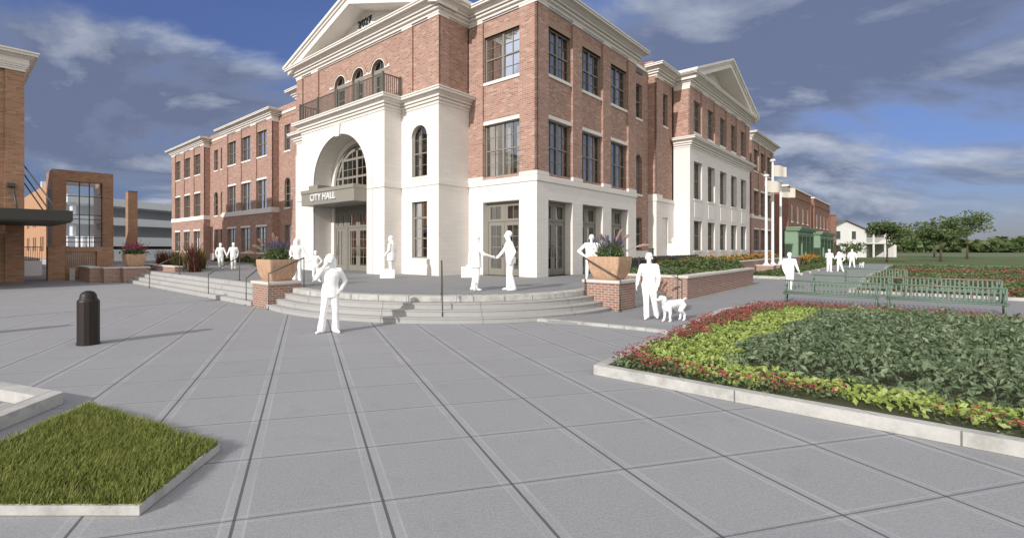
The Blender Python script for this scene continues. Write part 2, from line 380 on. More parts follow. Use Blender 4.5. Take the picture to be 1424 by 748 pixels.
def blades_mesh(name, base, h, wd, mat, parent=None, lean=.35, org=(0, 0, 0)):
    base = np.asarray(base, float); n = len(base)
    az = rng.uniform(0, 2*np.pi, n); hh = h*(1+.4*rng.uniform(-1, 1, n)); le = lean*rng.uniform(.2, 1.3, n)*hh
    dx = np.stack([np.cos(az), np.sin(az), np.zeros(n)], 1); sd = np.stack([-np.sin(az), np.cos(az), np.zeros(n)], 1)*wd/2
    up = np.array([0, 0, 1.])
    mid = base+dx*(le*.35)[:, None]+up*(hh*.6)[:, None]; tip = base+dx*le[:, None]+up*hh[:, None]
    v = np.stack([base-sd, base+sd, mid+sd*.8, mid-sd*.8, tip], 1).reshape(-1, 3)-np.array(org)
    f = []
    for i in range(n): k = 5*i; f += [(k, k+1, k+2, k+3), (k+3, k+2, k+4)]
    me = bpy.data.meshes.new(name); me.from_pydata(v.tolist(), [], f); me.materials.append(mat); me.update()
    o = bpy.data.objects.new(name, me); COL.objects.link(o)
    if parent: o.parent = parent
    return o
#@@SETTING
# ================================================================== GROUND
def sheet(name, poly, z, mat, kind='structure', thick=None):
    mb = MB()
    if thick: mb.prism(poly, z-thick, z)
    else: mb.add([(p[0], p[1], z) for p in poly], [tuple(range(len(poly)))])
    o = mb.build(name, mat, normals=bool(thick))
    if not thick and o.data.polygons[0].normal.z < 0: o.data.flip_normals()
    return tag(o, kind=kind)
def wp(*ab): return [tuple(W(a, b)[:2]) for a, b in ab]
sheet('ground', [(-1500, -300), (1500, -300), (1500, 2200), (-1500, 2200)], -.012, M['ground'])
sheet('street', wp((-90, 44), (0, 44), (0, 130), (-90, 130)), -.006, M['asphalt'])
sheet('plaza', [(-60, -6), (12, -6), (34, 22)]+wp((57, -6.2), (40, 40), (-20, 43.9), (-70, 43.9)), 0., M['plaza'])

# ---- arc shaped steps and terrace (building axes a, b)
AC = (-4.57, 1.32)
def arc(r, t0, t1, n=40): return [(AC[0]+r*math.cos(R(t0+(t1-t0)*i/n)), AC[1]+r*math.sin(R(t0+(t1-t0)*i/n))) for i in range(n+1)]
TP = arc(5.75, 160, 285)+[(-3.0, -4.5), (.75, -4.5), (.75, -2.4), (11.0, -2.4), (11.0, -1.6), (17, -1.9), (40, -1.9), (40, 62), (-10.2, 62), (-10.2, 3.0)]
tb = MB(); tb.prism([tuple(W(a, b)[:2]) for a, b in TP], -.01, T-.004)
terr = tag(tb.build('terrace', M['granite']), kind='structure')
sheet('terrace_paving', wp(*([(AC[0]+(x-AC[0])*.965, AC[1]+(y-AC[1])*.965) for x, y in arc(5.75, 160, 285)]+[(-3.0, -4.3), (.75, -4.3), (.75, -2.4), (11, -2.4), (11, -1.6), (17, -1.9), (40, -1.9), (40, 62), (-9.95, 62), (-9.95, 3.0)])), T, M['terr'])
for nm, mk in (('entrance_steps', 0), ('side_steps', 1), ('corner_steps', 2)):
    mb = MB()
    for k in (1, 2, 3):
        z = T-.155*k
        if mk == 0:
            ring = arc(5.75+.28*k, 163, 281, 56); inn = arc(5.70, 281, 163, 56)
            n = len(ring)
            for i in range(n-1):
                j = len(inn)-1-i
                q = [ring[i], ring[i+1], inn[j-1], inn[j]]
                pts = [tuple(W(a, b)[:2]) for a, b in q]
                mb.add([(x, y, z) for x, y in pts], [(0, 1, 2, 3)])
                mb.add([(pts[0][0], pts[0][1], z-.155), (pts[1][0], pts[1][1], z-.155), (pts[1][0], pts[1][1], z-.03), (pts[0][0], pts[0][1], z-.03)], [(0, 1, 2, 3)])
                o2 = [tuple(W(AC[0]+(a-AC[0])*1.003, AC[1]+(b-AC[1])*1.003)[:2]) for a, b in ring[i:i+2]]
                mb.add([(o2[0][0], o2[0][1], z-.03), (o2[1][0], o2[1][1], z-.03), (o2[1][0], o2[1][1], z), (o2[0][0], o2[0][1], z)], [(0, 1, 2, 3)])
                mb.add([(pts[0][0], pts[0][1], z), (pts[1][0], pts[1][1], z), (o2[1][0], o2[1][1], z), (o2[0][0], o2[0][1], z)], [(0, 1, 2, 3)])
                mb.add([(pts[0][0], pts[0][1], z-.03), (pts[1][0], pts[1][1], z-.03), (o2[1][0], o2[1][1], z-.03), (o2[0][0], o2[0][1], z-.03)], [(0, 1, 2, 3)])
        elif mk == 1: mb.prism(wp((-10.2-.28*k, 3.8), (-10.15, 3.8), (-10.15, 19.4), (-10.2-.28*k, 19.4)), -.01, z)
        else: mb.prism(wp((-3.1, -4.5-.28*k), (.62, -4.5-.28*k), (.62, -4.45), (-3.1, -4.45)), -.01, z)
    tag(mb.build(nm, M['granite'], normals=(mk != 0)), kind='structure')
# coping blocks along the terrace edge, with open joints
mb = MB()
t = 163.
while t < 279:
    o = arc(5.775, t, t+8.3, 6); i_ = arc(5.40, t+8.3, t, 6)
    mb.prism(wp(*(o+i_)), T-.15, T+.004); t += 8.7
tag(mb.build('step_coping', M['kerbstone'], bevel=.006), kind='structure')
# ---- raised side walk with a kerb
WK = [(2.97, 12.32), (3.76, 11.98), (4.2, 11.62), (4.85, 11.1), (5.28, 10.65), (5.6, 10.15), (3.0, 7.6)]
walkpoly = [(2.97, 12.45), (3.76, 12.1), (4.25, 11.72), (4.92, 11.2), (5.42, 10.72)]+wp((-9.6, -7.9), (1.5, -7.6), (1.6, -14), (2.2, -26), (57, -26), (57, -5.9), (11, -5.9), (11, -4.4), (-4.6, -4.4), (-5.6, -5.05), (-8.2, -4.6))
walkpoly = [(2.97, 12.45), (3.76, 12.1), (4.25, 11.72), (4.92, 11.2), (5.42, 10.72)]+wp((-7.4, -8.0), (1.5, -7.6), (2.0, -26), (57, -26), (57, -4.2), (-3.4, -4.2), (-5.0, -5.2))
sheet('side_walk', walkpoly, .06, M['walk'], thick=.07)
mb = MB(); kp = [(2.72, 12.66), (3.30, 12.37), (3.76, 12.08), (4.25, 11.7), (4.92, 11.18), (5.42, 10.70), (5.75, 10.35)]
for i in range(len(kp)-1):
    p, q = Vector(kp[i]), Vector(kp[i+1]); d = (q-p).normalized(); n_ = Vector((d.y, -d.x))*.0+Vector((-d.y, d.x))*.14
    p2 = p+d*.006; q2 = q-d*.006
    mb.prism([tuple(p2), tuple(q2), tuple(q2+n_), tuple(p2+n_)], -.01, .075)
tag(mb.build('walk_kerb', M['kerbstone']), kind='structure')

# ================================================================== CITY HALL
hall = abthing('city_hall', 0, 0, 0, 'large red brick civic building with cream stone base, gabled entrance and wings', 'building')
def hp(mb, name, mat, **k): return mb.build(name, mat, hall, **k)
B3, BC = 3.87, 10.24
inside = MB()
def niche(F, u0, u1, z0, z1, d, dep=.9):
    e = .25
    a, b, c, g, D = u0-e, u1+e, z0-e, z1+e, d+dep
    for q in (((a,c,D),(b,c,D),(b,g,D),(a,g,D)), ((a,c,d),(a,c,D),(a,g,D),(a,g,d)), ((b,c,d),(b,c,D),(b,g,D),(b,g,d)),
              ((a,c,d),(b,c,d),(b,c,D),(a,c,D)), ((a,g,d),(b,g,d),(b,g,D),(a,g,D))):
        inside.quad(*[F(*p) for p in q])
def window(F, u0, u1, z0, z1, d, par, pair=True, arch=False, lintel=None, sill=None, curt=True, rows=2, trans=None, proud=-.03, mats=('frame', 'glass', 'trim')):
    fr = MB(); g = d+.05; w = .065
    def bx(a, b, c, e, t=.0): F.box(fr, a, b, c, e, d-t, d+.09)
    zt = z1-(u1-u0)/2 if arch else z1
    bx(u0, u0+w, z0, zt); bx(u1-w, u1, z0, zt); bx(u0+w, u1-w, z0, z0+w)
    if not arch: bx(u0+w, u1-w, z1-w, z1)
    else:
        P = arch_pts(u0, u1, z1); r = (u1-u0)/2; uc = (u0+u1)/2
        Q = [(uc+(p[0]-uc)*(r-w)/r, zt+(p[1]-zt)*(r-w)/r) for p in P]
        for i in range(len(P)-1):
            A, Bq, Cq, D = P[i], P[i+1], Q[i+1], Q[i]
            fr.add([F(*p, d) for p in (A, Bq, Cq, D)]+[F(*p, d+.09) for p in (A, Bq, Cq, D)], [(0,1,2,3), (7,6,5,4), (3,2,6,7), (1,0,4,5)])
    halves = [(u0+w, u1-w)]
    um = (u0+u1)/2
    if pair:
        bx(um-.055, um+.055, z0+w, z1-w if not arch else z1-.02, .012); halves = [(u0+w, um-.055), (um+.055, u1-w)]
    ztop = z1
    if trans: bx(u0+w, u1-w, trans-.05, trans+.05, .01); ztop = trans-.05
    zm = (z0+ztop)/2 if not arch else z0+(z1-z0)*.46
    for a, b in halves:
        F.box(fr, a, b, zm-.03, zm+.03, d-.006, d+.085)
        m_ = (a+b)/2
        hi = z1-w if not arch else z1-.03
        F.box(fr, m_-.012, m_+.012, z0+w, zm-.03, d+.02, d+.075); F.box(fr, m_-.012, m_+.012, zm+.03, hi, d+.02, d+.075)
        zz = [(z0+zm)/2, (zm+(ztop if not arch else z1))/2]
        for q in zz:
            F.box(fr, a, m_-.012, q-.011, q+.011, d+.022, d+.072); F.box(fr, m_+.012, b, q-.011, q+.011, d+.022, d+.072)
    win = fr.build('window', M[mats[0]], par)
    pn = MB()
    if arch: pn.add([F(u0+.02, z0, g)]+[F(*p, g) for p in arch_pts(u0+.02, u1-.02, z1-.02)]+[F(u1-.02, z0, g)], [tuple(range(2*NA+3))])
    else: pn.quad(F(u0+.02, z0+.02, g), F(u1-.02, z0+.02, g), F(u1-.02, z1-.02, g), F(u0+.02, z1-.02, g))
    pn.build('pane', M[mats[1]], win, normals=False)
    if sill:
        sb = MB(); F.box(sb, u0-.03, u1+.03, sill[0], sill[1], proud, d+.02); sb.build('sill', M[mats[2]], win)
    if lintel:
        sb = MB(); F.box(sb, u0-.03, u1+.03, lintel[0], lintel[1], proud, d+.02); sb.build('lintel', M[mats[2]], win)
    if curt:
        cb = MB(); wv = (u1-u0)
        def drape(a, b):
            n = max(4, int((b-a)/.06)); vs = []
            for i in range(n+1):
                u = a+(b-a)*i/n; q = d+.28+.035*math.sin(i*2.1); vs += [F(u, z0+.03, q), F(u, z1-.05, q)]
            cb.add(vs, [(2*i, 2*i+1, 2*i+3, 2*i+2) for i in range(n)], True)
        k = random.choice((.16, .2, .24))
        drape(u0+.02, u0+wv*k); drape(u1-wv*k, u1-.02)
        if pair: drape(um-wv*.1, um+wv*.1)
        cb.build('curtain', M['curtain'], win, normals=False)
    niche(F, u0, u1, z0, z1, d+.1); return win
def door(F, u0, u1, z0, z1, d, par, leaves=2, trans=True):
    fr = MB(); w = .09; zt = z1-.85 if trans else z1
    F.box(fr, u0, u0+w, z0, z1, d, d+.12); F.box(fr, u1-w, u1, z0, z1, d, d+.12); F.box(fr, u0+w, u1-w, z1-w, z1, d, d+.12)
    if trans:
        F.box(fr, u0+w, u1-w, zt-.06, zt+.06, d-.01, d+.12); um = (u0+u1)/2
        F.box(fr, um-.06, um+.06, zt+.06, z1-w, d, d+.11)
        for a, b in ((u0+w, um-.06), (um+.06, u1-w)):
            F.box(fr, a, a+.14, zt+.06, z1-w, d+.01, d+.1); F.box(fr, b-.14, b, zt+.06, z1-w, d+.01, d+.1)
            F.box(fr, a+.14, b-.14, z1-w-.12, z1-w, d+.012, d+.1); m_ = (a+b)/2
            F.box(fr, m_-.012, m_+.012, zt+.06, z1-w-.12, d+.03, d+.08)
    dr = fr.build('door', M['frame'], par)
    if trans:
        gp = MB(); gp.quad(F(u0+w, zt, d+.055), F(u1-w, zt, d+.055), F(u1-w, z1-w, d+.055), F(u0+w, z1-w, d+.055)); gp.build('transom_pane', M['glass'], dr, normals=False)
    lw = (u1-u0-2*w)/leaves
    for i in range(leaves):
        a = u0+w+i*lw+.006; b = a+lw-.012; lf = MB(); st = .17
        F.box(lf, a, a+st, z0+.01, zt-.07, d+.02, d+.08); F.box(lf, b-st, b, z0+.01, zt-.07, d+.02, d+.08)
        F.box(lf, a+st, b-st, z0+.01, z0+.32, d+.02, d+.08); F.box(lf, a+st, b-st, zt-.07-.18, zt-.07, d+.02, d+.08)
        m_ = (a+b)/2; F.box(lf, m_-.012, m_+.012, z0+.32, zt-.25, d+.03, d+.07)
        for q in range(1, 4):
            zz = z0+.32+(zt-.25-z0-.32)*q/4; F.box(lf, a+st, b-st, zz-.012, zz+.012, d+.032, d+.068)
        hx = b-.085 if i == 0 else a+.085
        lf.tube(F(hx, z0+.85, d-.03), F(hx, z0+1.45, d-.03), .016)
        lf.tube(F(hx, z0+.95, d-.03), F(hx, z0+.95, d+.03), .012); lf.tube(F(hx, z0+1.35, d-.03), F(hx, z0+1.35, d+.03), .012)
        gp = lf.build('door_leaf', M['frame'], dr)
    gp = MB(); gp.quad(F(u0+w, z0+.1, d+.05), F(u1-w, z0+.1, d+.05), F(u1-w, zt-.1, d+.05), F(u0+w, zt-.1, d+.05))
    gp.build('pane', M['glass'], dr, normals=False)
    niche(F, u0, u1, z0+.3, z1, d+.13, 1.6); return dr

brick, stone, trim, sold = MB(), MB(), MB(), MB()
CORN = [(.0, 12.72), (.05, 12.72), (.05, 12.85), (.17, 12.86), (.17, 12.95), (.11, 12.955), (.11, 12.985), (.27, 12.99), (.27, 13.05), (.21, 13.055), (.22, 13.085), (.27, 13.11), (.33, 13.14), (.40, 13.17), (.42, 13.18), (.40, 13.19), (.57, 13.20), (.57, 13.27), (.54, 13.275), (.54, 13.29), (.61, 13.30), (.61, 13.36), (-.2, 13.42)]
MIDC = [(z[0]*.76, 8.55+(z[1]-12.72)*1.03) for z in CORN]
BELT = [(0, 4.84), (.05, 4.84), (.05, 5.06), (.02, 5.11), (0, 5.11)]
cornices = []
def cornice(path, prof=CORN, side=1, name='cornice'):
    mb = MB(); mould(mb, path, prof, side); cornices.append(hp(mb, name, M['trim']))
PD = .10   # panel depth behind pilaster plane
def bay_face(F, u0, u1, pils, wins, ground=None, zbelt=True, d3=True, corner_trim=(True, True)):
    """two brick storeys between pilasters"""
    ops = []
    for a, b in wins:
        ops += [dict(u0=a, u1=b, z0=5.24, z1=7.74, rd=.16), dict(u0=a, u1=b, z0=9.74, z1=11.9, rd=.16)]
    wall(brick, F, u0, u1, 5.11, 12.75, ops, PD)
    for a, b in pils:
        F.box(brick, a, b, 5.28, 12.6, 0, PD+.02)
        F.box(trim, a-.012, b+.012, 5.115, 5.28, -.03, PD+.03); F.box(trim, a-.012, b+.012, 12.6, 12.725, -.03, PD+.03)
    # frieze board above panels
    F.box(trim, u0+.02, u1-.02, 12.66, 12.73, .03, PD+.03)
    for a, b in wins:
        window(F, a, b, 5.24, 7.74, PD+.13, hall, lintel=(7.72, 7.89), proud=PD-.05)
        window(F, a, b, 9.74, 11.9, PD+.13, hall, sill=(9.6, 9.74), proud=PD-.06)
        F.box(sold, a-.0, b+.0, 11.9, 12.13, PD-.012, PD+.1)
# ---- right block
FR, FL = Face('R', 0.), Face('L', 0.)
bay_face(FR, 0.0, 10.5, [(0, .95), (3.12, 4.03), (6.28, 7.18), (9.43, 10.5)], [(.98, 3.09), (4.06, 6.25), (7.21, 9.40)])
bay_face(FL, 0.0, B3, [(0, .9), (3.0, B3)], [(.92, 2.98)])
ops = [dict(u0=a, u1=b, z0=T, z1=4.05, rd=.42) for a, b in ((.93, 3.1), (4.08, 6.25), (7.25, 9.4))]
wall(stone, FR, 0, 10.5, T-.02, 4.84, ops)
for o in ops: door(FR, o['u0'], o['u1'], T, 4.05, .40, hall)
o = dict(u0=.92, u1=2.98, z0=T, z1=4.05, rd=.30); wall(stone, FL, 0, B3, T-.02, 4.84, [o]); door(FL, .92, 2.98, T, 4.05, .28, hall)
FL.box(trim, .85, 3.05, 4.08, 4.26, -.025, .05)
mb = MB(); mould(mb, [(10.5, .3), (10.5, 0), (0, 0), (0, B3)], [(0, 4.84), (.05, 4.84), (.05, 5.08), (0, 5.113), (-.12, 5.113)], -1); hp(mb, 'belt_course', M['trim'])
cornice([(10.5, 1.2), (10.5, 0), (0, 0), (0, B3+.2)], side=-1)
brick.box(10.4, 10.5-.001, .1, 2.0, T, 12.72)     # block return
# ---- middle block, portico and upper entrance storey
D1, D2 = -2.12, -3.22
P0, P1 = 6.43, 2*BC-6.43       # portico 6.43 .. 14.05
M1 = 2*BC-B3                   # 16.61
FM, FP = Face('L', D1), Face('L', D2)
for a, b, m in ((B3, P0, 1), (P1, M1, -1)):
    c = (a+b)/2
    w_hi = dict(u0=c-.525, u1=c+.525, z0=5.3, z1=7.75, rd=.2, arch=True); w_lo = dict(u0=c-.525, u1=c+.525, z0=1.42, z1=4.1, rd=.2)
    wall(stone, FM, a, b, T-.02, 8.6, [w_hi, w_lo])
    window(FM, c-.525, c+.525, 5.3, 7.75, .14, hall, pair=False, arch=True, sill=(5.2, 5.3))
    window(FM, c-.525, c+.525, 1.42, 4.1, .14, hall, pair=False, trans=3.35, sill=(1.31, 1.42), lintel=(4.1, 4.3))
    # archivolt
    P = arch_pts(c-.525, c+.525, 7.75); zc = 7.75-.525
    Q = [(c+(p[0]-c)*1.3, zc+(p[1]-zc)*1.3) for p in P]
    for i in range(len(P)-1):
        trim.add([FM(*p, -.025) for p in (P[i], P[i+1], Q[i+1], Q[i])]+[FM(*p, .02) for p in (P[i], P[i+1], Q[i+1], Q[i])], [(0,1,2,3), (3,2,6,7), (1,0,4,5)])
FMR = Face('R', B3); wall(stone, FMR, D1, 0, T-.02, 8.6)
FPR = Face('R', P0); wall(stone, FPR, D2, D1, T-.02, 8.6)
stone.quad((D2, P1, T), (D1, P1, T), (D1, P1, 8.6), (D2, P1, 8.6)); stone.quad((D1, M1, T), (0, M1, T), (0, M1, 8.6), (D1, M1, 8.6))
AR = 2.48; AT = 7.97
wall(stone, FP, P0, P1, T-.02, 8.6, [dict(u0=BC-AR, u1=BC+AR, z0=T-.02, z1=AT, rd=1.12, arch=True)])
P = arch_pts(BC-AR, BC+AR, AT); zc = AT-AR
ring = MB()
Q = [(BC+(p[0]-BC)*(AR+.42)/AR, zc+(p[1]-zc)*(AR+.42)/AR) for p in P]
for i in range(len(P)-1):
    q = (P[i], P[i+1], Q[i+1], Q[i]); ring.add([FP(*p, -.045) for p in q]+[FP(*p, .03) for p in q], [(0,1,2,3), (3,2,6,7), (1,0,4,5)])
for sg in (-1, 1):
    x0, x1 = sorted((BC+sg*AR, BC+sg*(AR+.42))); FP.box(ring, x0, x1, 5.06, zc, -.045, .03)
    FP.box(ring, x0+(0 if sg > 0 else .0), x1, T, 4.82, -.045, .03)
hp(ring, 'arch_surround', M['trim'])
ks = MB(); ks.add([FP(u, z, d) for d in (-.13, .05) for u, z in ((BC-.17, AT-.12), (BC+.17, AT-.12), (BC+.24, AT+.52), (BC-.24, AT+.52))], [(0,1,2,3), (7,6,5,4), (0,4,5,1), (1,5,6,2), (2,6,7,3), (3,7,4,0)])
hp(ks, 'keystone', M['trim'])
for F_, a, b in ((FM, B3, P0), (FM, P1, M1)): F_.box(trim, a+.0, b, 4.84, 5.05, -.04, .03)
FP.box(trim, P0, BC-AR-.001, 4.84, 5.05, -.05, .03); FP.box(trim, BC+AR+.001, P1, 4.84, 5.05, -.05, .03)
FPR.box(trim, D2-.048, D1-.04, 4.842, 5.048, -.045, .03); FMR.box(trim, D1-.038, -.03, 4.842, 5.048, -.042, .03)
cornice([(0, B3), (D1, B3), (D1, P0), (D2, P0), (D2, P1), (D1, P1), (D1, M1), (0, M1)], MIDC, side=-1, name='entrance_cornice')
rf = MB(); rf.prism([(0, B3-.3), (D1-.3, B3-.3), (D1-.3, P0-.3), (D2-.3, P0-.3), (D2-.3, P1+.3), (D1-.3, P1+.3), (D1-.3, M1+.3), (0, M1+.3)], 9.0, 9.22); hp(rf, 'entrance_roof', M['trim'])
# porch interior: soffit walls, glazed arch and doors at a = -2.1
PA = -2.08; FI = Face('L', PA)
ir = AR-.30
wall(stone, FI, BC-AR-.1, BC+AR+.1, T-.02, 8.2, [dict(u0=BC-ir, u1=BC+ir, z0=T-.02, z1=zc+ir, rd=.1, arch=True)])
fan = MB(); iz = 5.2
Pi = arch_pts(BC-ir, BC+ir, zc+ir)
for k, (rr, dd) in enumerate(((ir, .0), (ir-.22, .05))):
    P_ = [(BC+(p[0]-BC)*rr/ir, zc+(p[1]-zc)*rr/ir) for p in Pi]; Q_ = [(BC+(p[0]-BC)*(rr-.16)/ir, zc+(p[1]-zc)*(rr-.16)/ir) for p in Pi]
    for i in range(len(P_)-1):
        q = (P_[i], P_[i+1], Q_[i+1], Q_[i]); fan.add([FI(*p, .02+dd) for p in q]+[FI(*p, .16+dd) for p in q], [(0,1,2,3), (3,2,6,7), (1,0,4,5)])
def arc_h(u): return zc+math.sqrt(max(0, (ir-.15)**2-(u-BC)**2))
for u in (-1.35, 0, 1.35): FI.box(fan, BC+u-.07, BC+u+.07, iz, arc_h(BC+u), .04, .16)
for u in (-1.8, -.9, -.45, .45, .9, 1.8): FI.box(fan, BC+u-.018, BC+u+.018, iz, arc_h(BC+u), .07, .13)
for z, w in ((5.2, .09), (5.85, .06), (6.85, .06), (6.3, .016)):
    hw = math.sqrt(max(.05, (ir-.15)**2-max(0, z-zc)**2)); FI.box(fan, BC-hw, BC+hw, z-w, z+w, .05, .15)
fw = hp(fan, 'fanlight_window', M['canopy'])
gp = MB(); gp.add([FI(BC-ir+.1, iz, .1)]+[FI(*p, .1) for p in arch_pts(BC-ir+.1, BC+ir-.1, zc+ir-.1)]+[FI(BC+ir-.1, iz, .1)], [tuple(range(2*NA+3))]); gp.build('pane', M['glass'], fw, normals=False)
niche(FI, BC-ir, BC+ir, iz, zc+ir, .2, 2.2)
door(FI, BC-1.0, BC+1.0, T, 3.95, .1, hall); door(FI, BC-ir, BC-1.12, T, 3.95, .1, hall, leaves=1); door(FI, BC+1.12, BC+ir, T, 3.95, .1, hall, leaves=1)
jm = MB(); FI.box(jm, BC-1.12, BC-1.0, T, 3.95, .08, .25); FI.box(jm, BC+1.0, BC+1.12, T, 3.95, .08, .25); FI.box(jm, BC-ir, BC+ir, 3.95, 5.12, .12, .3); hp(jm, 'door_surround', M['frame'])
# canopy with lettering
CA = -4.04
cn = MB(); cn.box(CA, PA-.02, 7.775, 12.70, 4.22, 5.02); cn.box(CA-.05, PA-.03, 7.765, 12.71, 4.86, 5.05); cn.box(CA+.1, PA-.1, 11.2, 12.1, 5.05, 5.3)
can = hp(cn, 'canopy', M['canopy'], bevel=.01)
def text_mesh(txt, size, depth, bold=0.):
    cu = bpy.data.curves.new('t', 'FONT'); cu.body = txt; cu.size = size; cu.extrude = depth; cu.align_x = 'CENTER'; cu.offset = bold
    o = bpy.data.objects.new('t', cu); COL.objects.link(o); bpy.context.view_layer.update()
    me = bpy.data.meshes.new_from_object(o.evaluated_get(bpy.context.evaluated_depsgraph_get()))
    bpy.data.objects.remove(o); return me
def wall_text(name, txt, size, depth, mat, parent, x, b, z, bold=0., wide=1.):
    me = text_mesh(txt, size, depth, bold)
    # text runs from large b (left as seen) to small b, faces -a
    me.transform(Matrix(((0, 0, -1, x), (-wide, 0, 0, b), (0, 1, 0, z), (0, 0, 0, 1))))
    me.materials.clear(); me.materials.append(mat)
    o = bpy.data.objects.new(name, me); COL.objects.link(o); o.parent = parent; return o
wall_text('lettering', 'CITY HALL', .50, .03, M['lettering'], can, CA-.034, 10.52, 4.44, .008, 1.0)
# upper storey of the entrance
UP = [(D1, B3, M1)]
ops = []
for k in (-1, 0, 1):
    c = BC-.07+k*1.75; ops.append(dict(u0=c-.54, u1=c+.54, z0=9.2, z1=11.8, rd=.22, arch=True))
wall(brick, FM, B3, M1, 8.6, 12.75, ops, PD)
for a, b in ((B3, 4.55), (5.67, 6.4), (2*BC-6.4, 2*BC-5.67), (2*BC-4.55, M1)):
    FM.box(brick, a, b, 9.1, 12.6, 0, PD+.02); FM.box(trim, a-.012, b+.012, 12.6, 12.725, -.03, PD+.03)
FM.box(trim, B3+.02, M1-.02, 12.66, 12.73, .03, PD+.03)
wall(brick, FMR, D1+.02, 0, 8.6, 12.75, (), .06)
FMR.box(brick, D1+.02, D1+.7, 9.1, 12.6, 0, .08); FMR.box(trim, D1+.02, D1+.71, 12.6, 12.725, -.03, .1)
FMR.box(trim, D1+.7, 0, 12.66, 12.73, .02, .1)
brick.quad((D1+PD, M1, 8.6), (.5, M1, 8.6), (.5, M1, 12.75), (D1+PD, M1, 12.75))
for o in ops:
    c = (o['u0']+o['u1'])/2; zt = 11.8-.54
    dw = window(FM, c-.54, c+.54, 9.22, 11.8, PD+.16, hall, pair=False, arch=True, curt=False)
    dr = MB(); FM.box(dr, c-.47, c+.47, zt-.1, zt+.06, PD+.12, PD+.24); FM.box(dr, c-.47, c-.27, 9.2, zt-.1, PD+.13, PD+.23); FM.box(dr, c+.27, c+.47, 9.2, zt-.1, PD+.13, PD+.23); FM.box(dr, c-.27, c+.27, zt-.3, zt-.1, PD+.13, PD+.23)
    dr.build('door_leaf', M['canopy'], dw)
    P = arch_pts(c-.54, c+.54, 11.8)
    for k0, k1, mb, mt in ((1., 1.1, trim, 0), (1.12, 1.5, sold, 1)):
        for i in range(len(P)-1):
            q = [(c+(p[0]-c)*k, zt+(p[1]-zt)*k) for p, k in ((P[i], k0), (P[i+1], k0), (P[i+1], k1), (P[i], k1))]
            dd = PD-.02-.03*mt
            mb.add([FM(*p, dd) for p in q]+[FM(*p, PD+.05) for p in q], [(0,1,2,3), (3,2,6,7), (1,0,4,5)])
for a, b in ((BC-.07-1.75-.98, BC-.07-1.75-.56), (BC-.07-1.75+.56, BC-.07-.56), (BC-.07+.56, BC-.07+1.75-.56), (BC-.07+1.75+.56, BC-.07+1.75+.98)):
    FM.box(trim, a, b, 11.2, 11.33, PD-.05, PD+.05)
cornice([(.0, B3), (D1, B3), (D1, M1), (.6, M1)], side=-1, name='gable_cornice')
# pediment
SL = .335; OV = .62
def pediment(F, u0, u1, zb, tym_mat, back=9., name='pediment'):
    uc = (u0+u1)/2; ap = zb+SL*(uc-u0+OV)
    mb = MB()
    def rake(o0, o1, th0, th1, d0, d1):
        # vertical offsets below the roof slope line; o = eave overshoot
        for sg in (-1, 1):
            e = uc+sg*(uc-u0+OV-o0)
            zz = lambda u: ap-SL*abs(u-uc)
            q = [(uc, zz(uc)-th0), (e, zz(e)-th0), (e, zz(e)-th1), (uc, zz(uc)-th1)]
            mb.add([F(*p, d0) for p in q]+[F(*p, d1) for p in q], [(0,1,2,3), (7,6,5,4), (0,1,5,4), (3,2,6,7), (1,2,6,5)])
    rake(-.02, 0, -.10, .06, -OV-.03, back); rake(.05, 0, .06, .20, -OV+.07, .95); rake(.3, 0, .20, .56, -OV+.16, .95)
    o = mb.build(name, M['trim'], hall)
    ty = MB(); ty.add([F(u0-.2, zb-.02, .75), F(u1+.2, zb-.02, .75), F(uc, ap-.35, .75)], [(0, 1, 2)]); ty.build('tympanum', tym_mat, o, normals=False)
    rm = MB(); rm.add([F(u, z, d) for d in (.1, back) for u, z in ((u0-OV, zb-.02), (u1+OV, zb-.02), (uc, ap-.02))], [(0,3,5,2), (1,2,5,4), (3,4,5)]); rm.build('gable_roof', M['roof'], o, normals=False)
    return o, uc, ap
ped, uc, ap = pediment(FM, B3, M1, 13.40, M['stone'])
wall_text('year_numerals', '2027', .54, .04, M['numbers'], ped, D1+.705, BC+.12, 14.42, .003, 1.15)
# balcony railing
rl = MB(); zr = 9.24; ra, rb0, rb1 = D2-.12, P0-.02, P1+.02
def run(p, q):
    p, q = Vector(p), Vector(q); L = (q-p).length; n = int(L/.115)
    d = (q-p)/L; 
    rl.tube(p+Vector((0, 0, 1.02)), q+Vector((0, 0, 1.02)), .032, n=6); rl.tube(p+Vector((0, 0, .1)), q+Vector((0, 0, .1)), .022, n=6)
    for i in range(1, n): rl.tube(p+d*(L*i/n)+Vector((0, 0, .1)), p+d*(L*i/n)+Vector((0, 0, 1.02)), .020, n=4, smooth=False)
    k = max(1, round(L/1.9))
    for i in range(k+1):
        c = p+d*(L*i/k); rl.box(c.x-.045, c.x+.045, c.y-.045, c.y+.045, c.z, c.z+1.1)
run((ra, rb0, zr), (ra, rb1, zr)); run((ra, rb0, zr), (D1-.1, rb0, zr)); run((ra, rb1, zr), (D1-.1, rb1, zr))
M['balcony'] = plain('grey olive railing paint', (.13, .125, .105), .5, .06, 4.)
hp(rl, 'balcony_railing', M['balcony'])
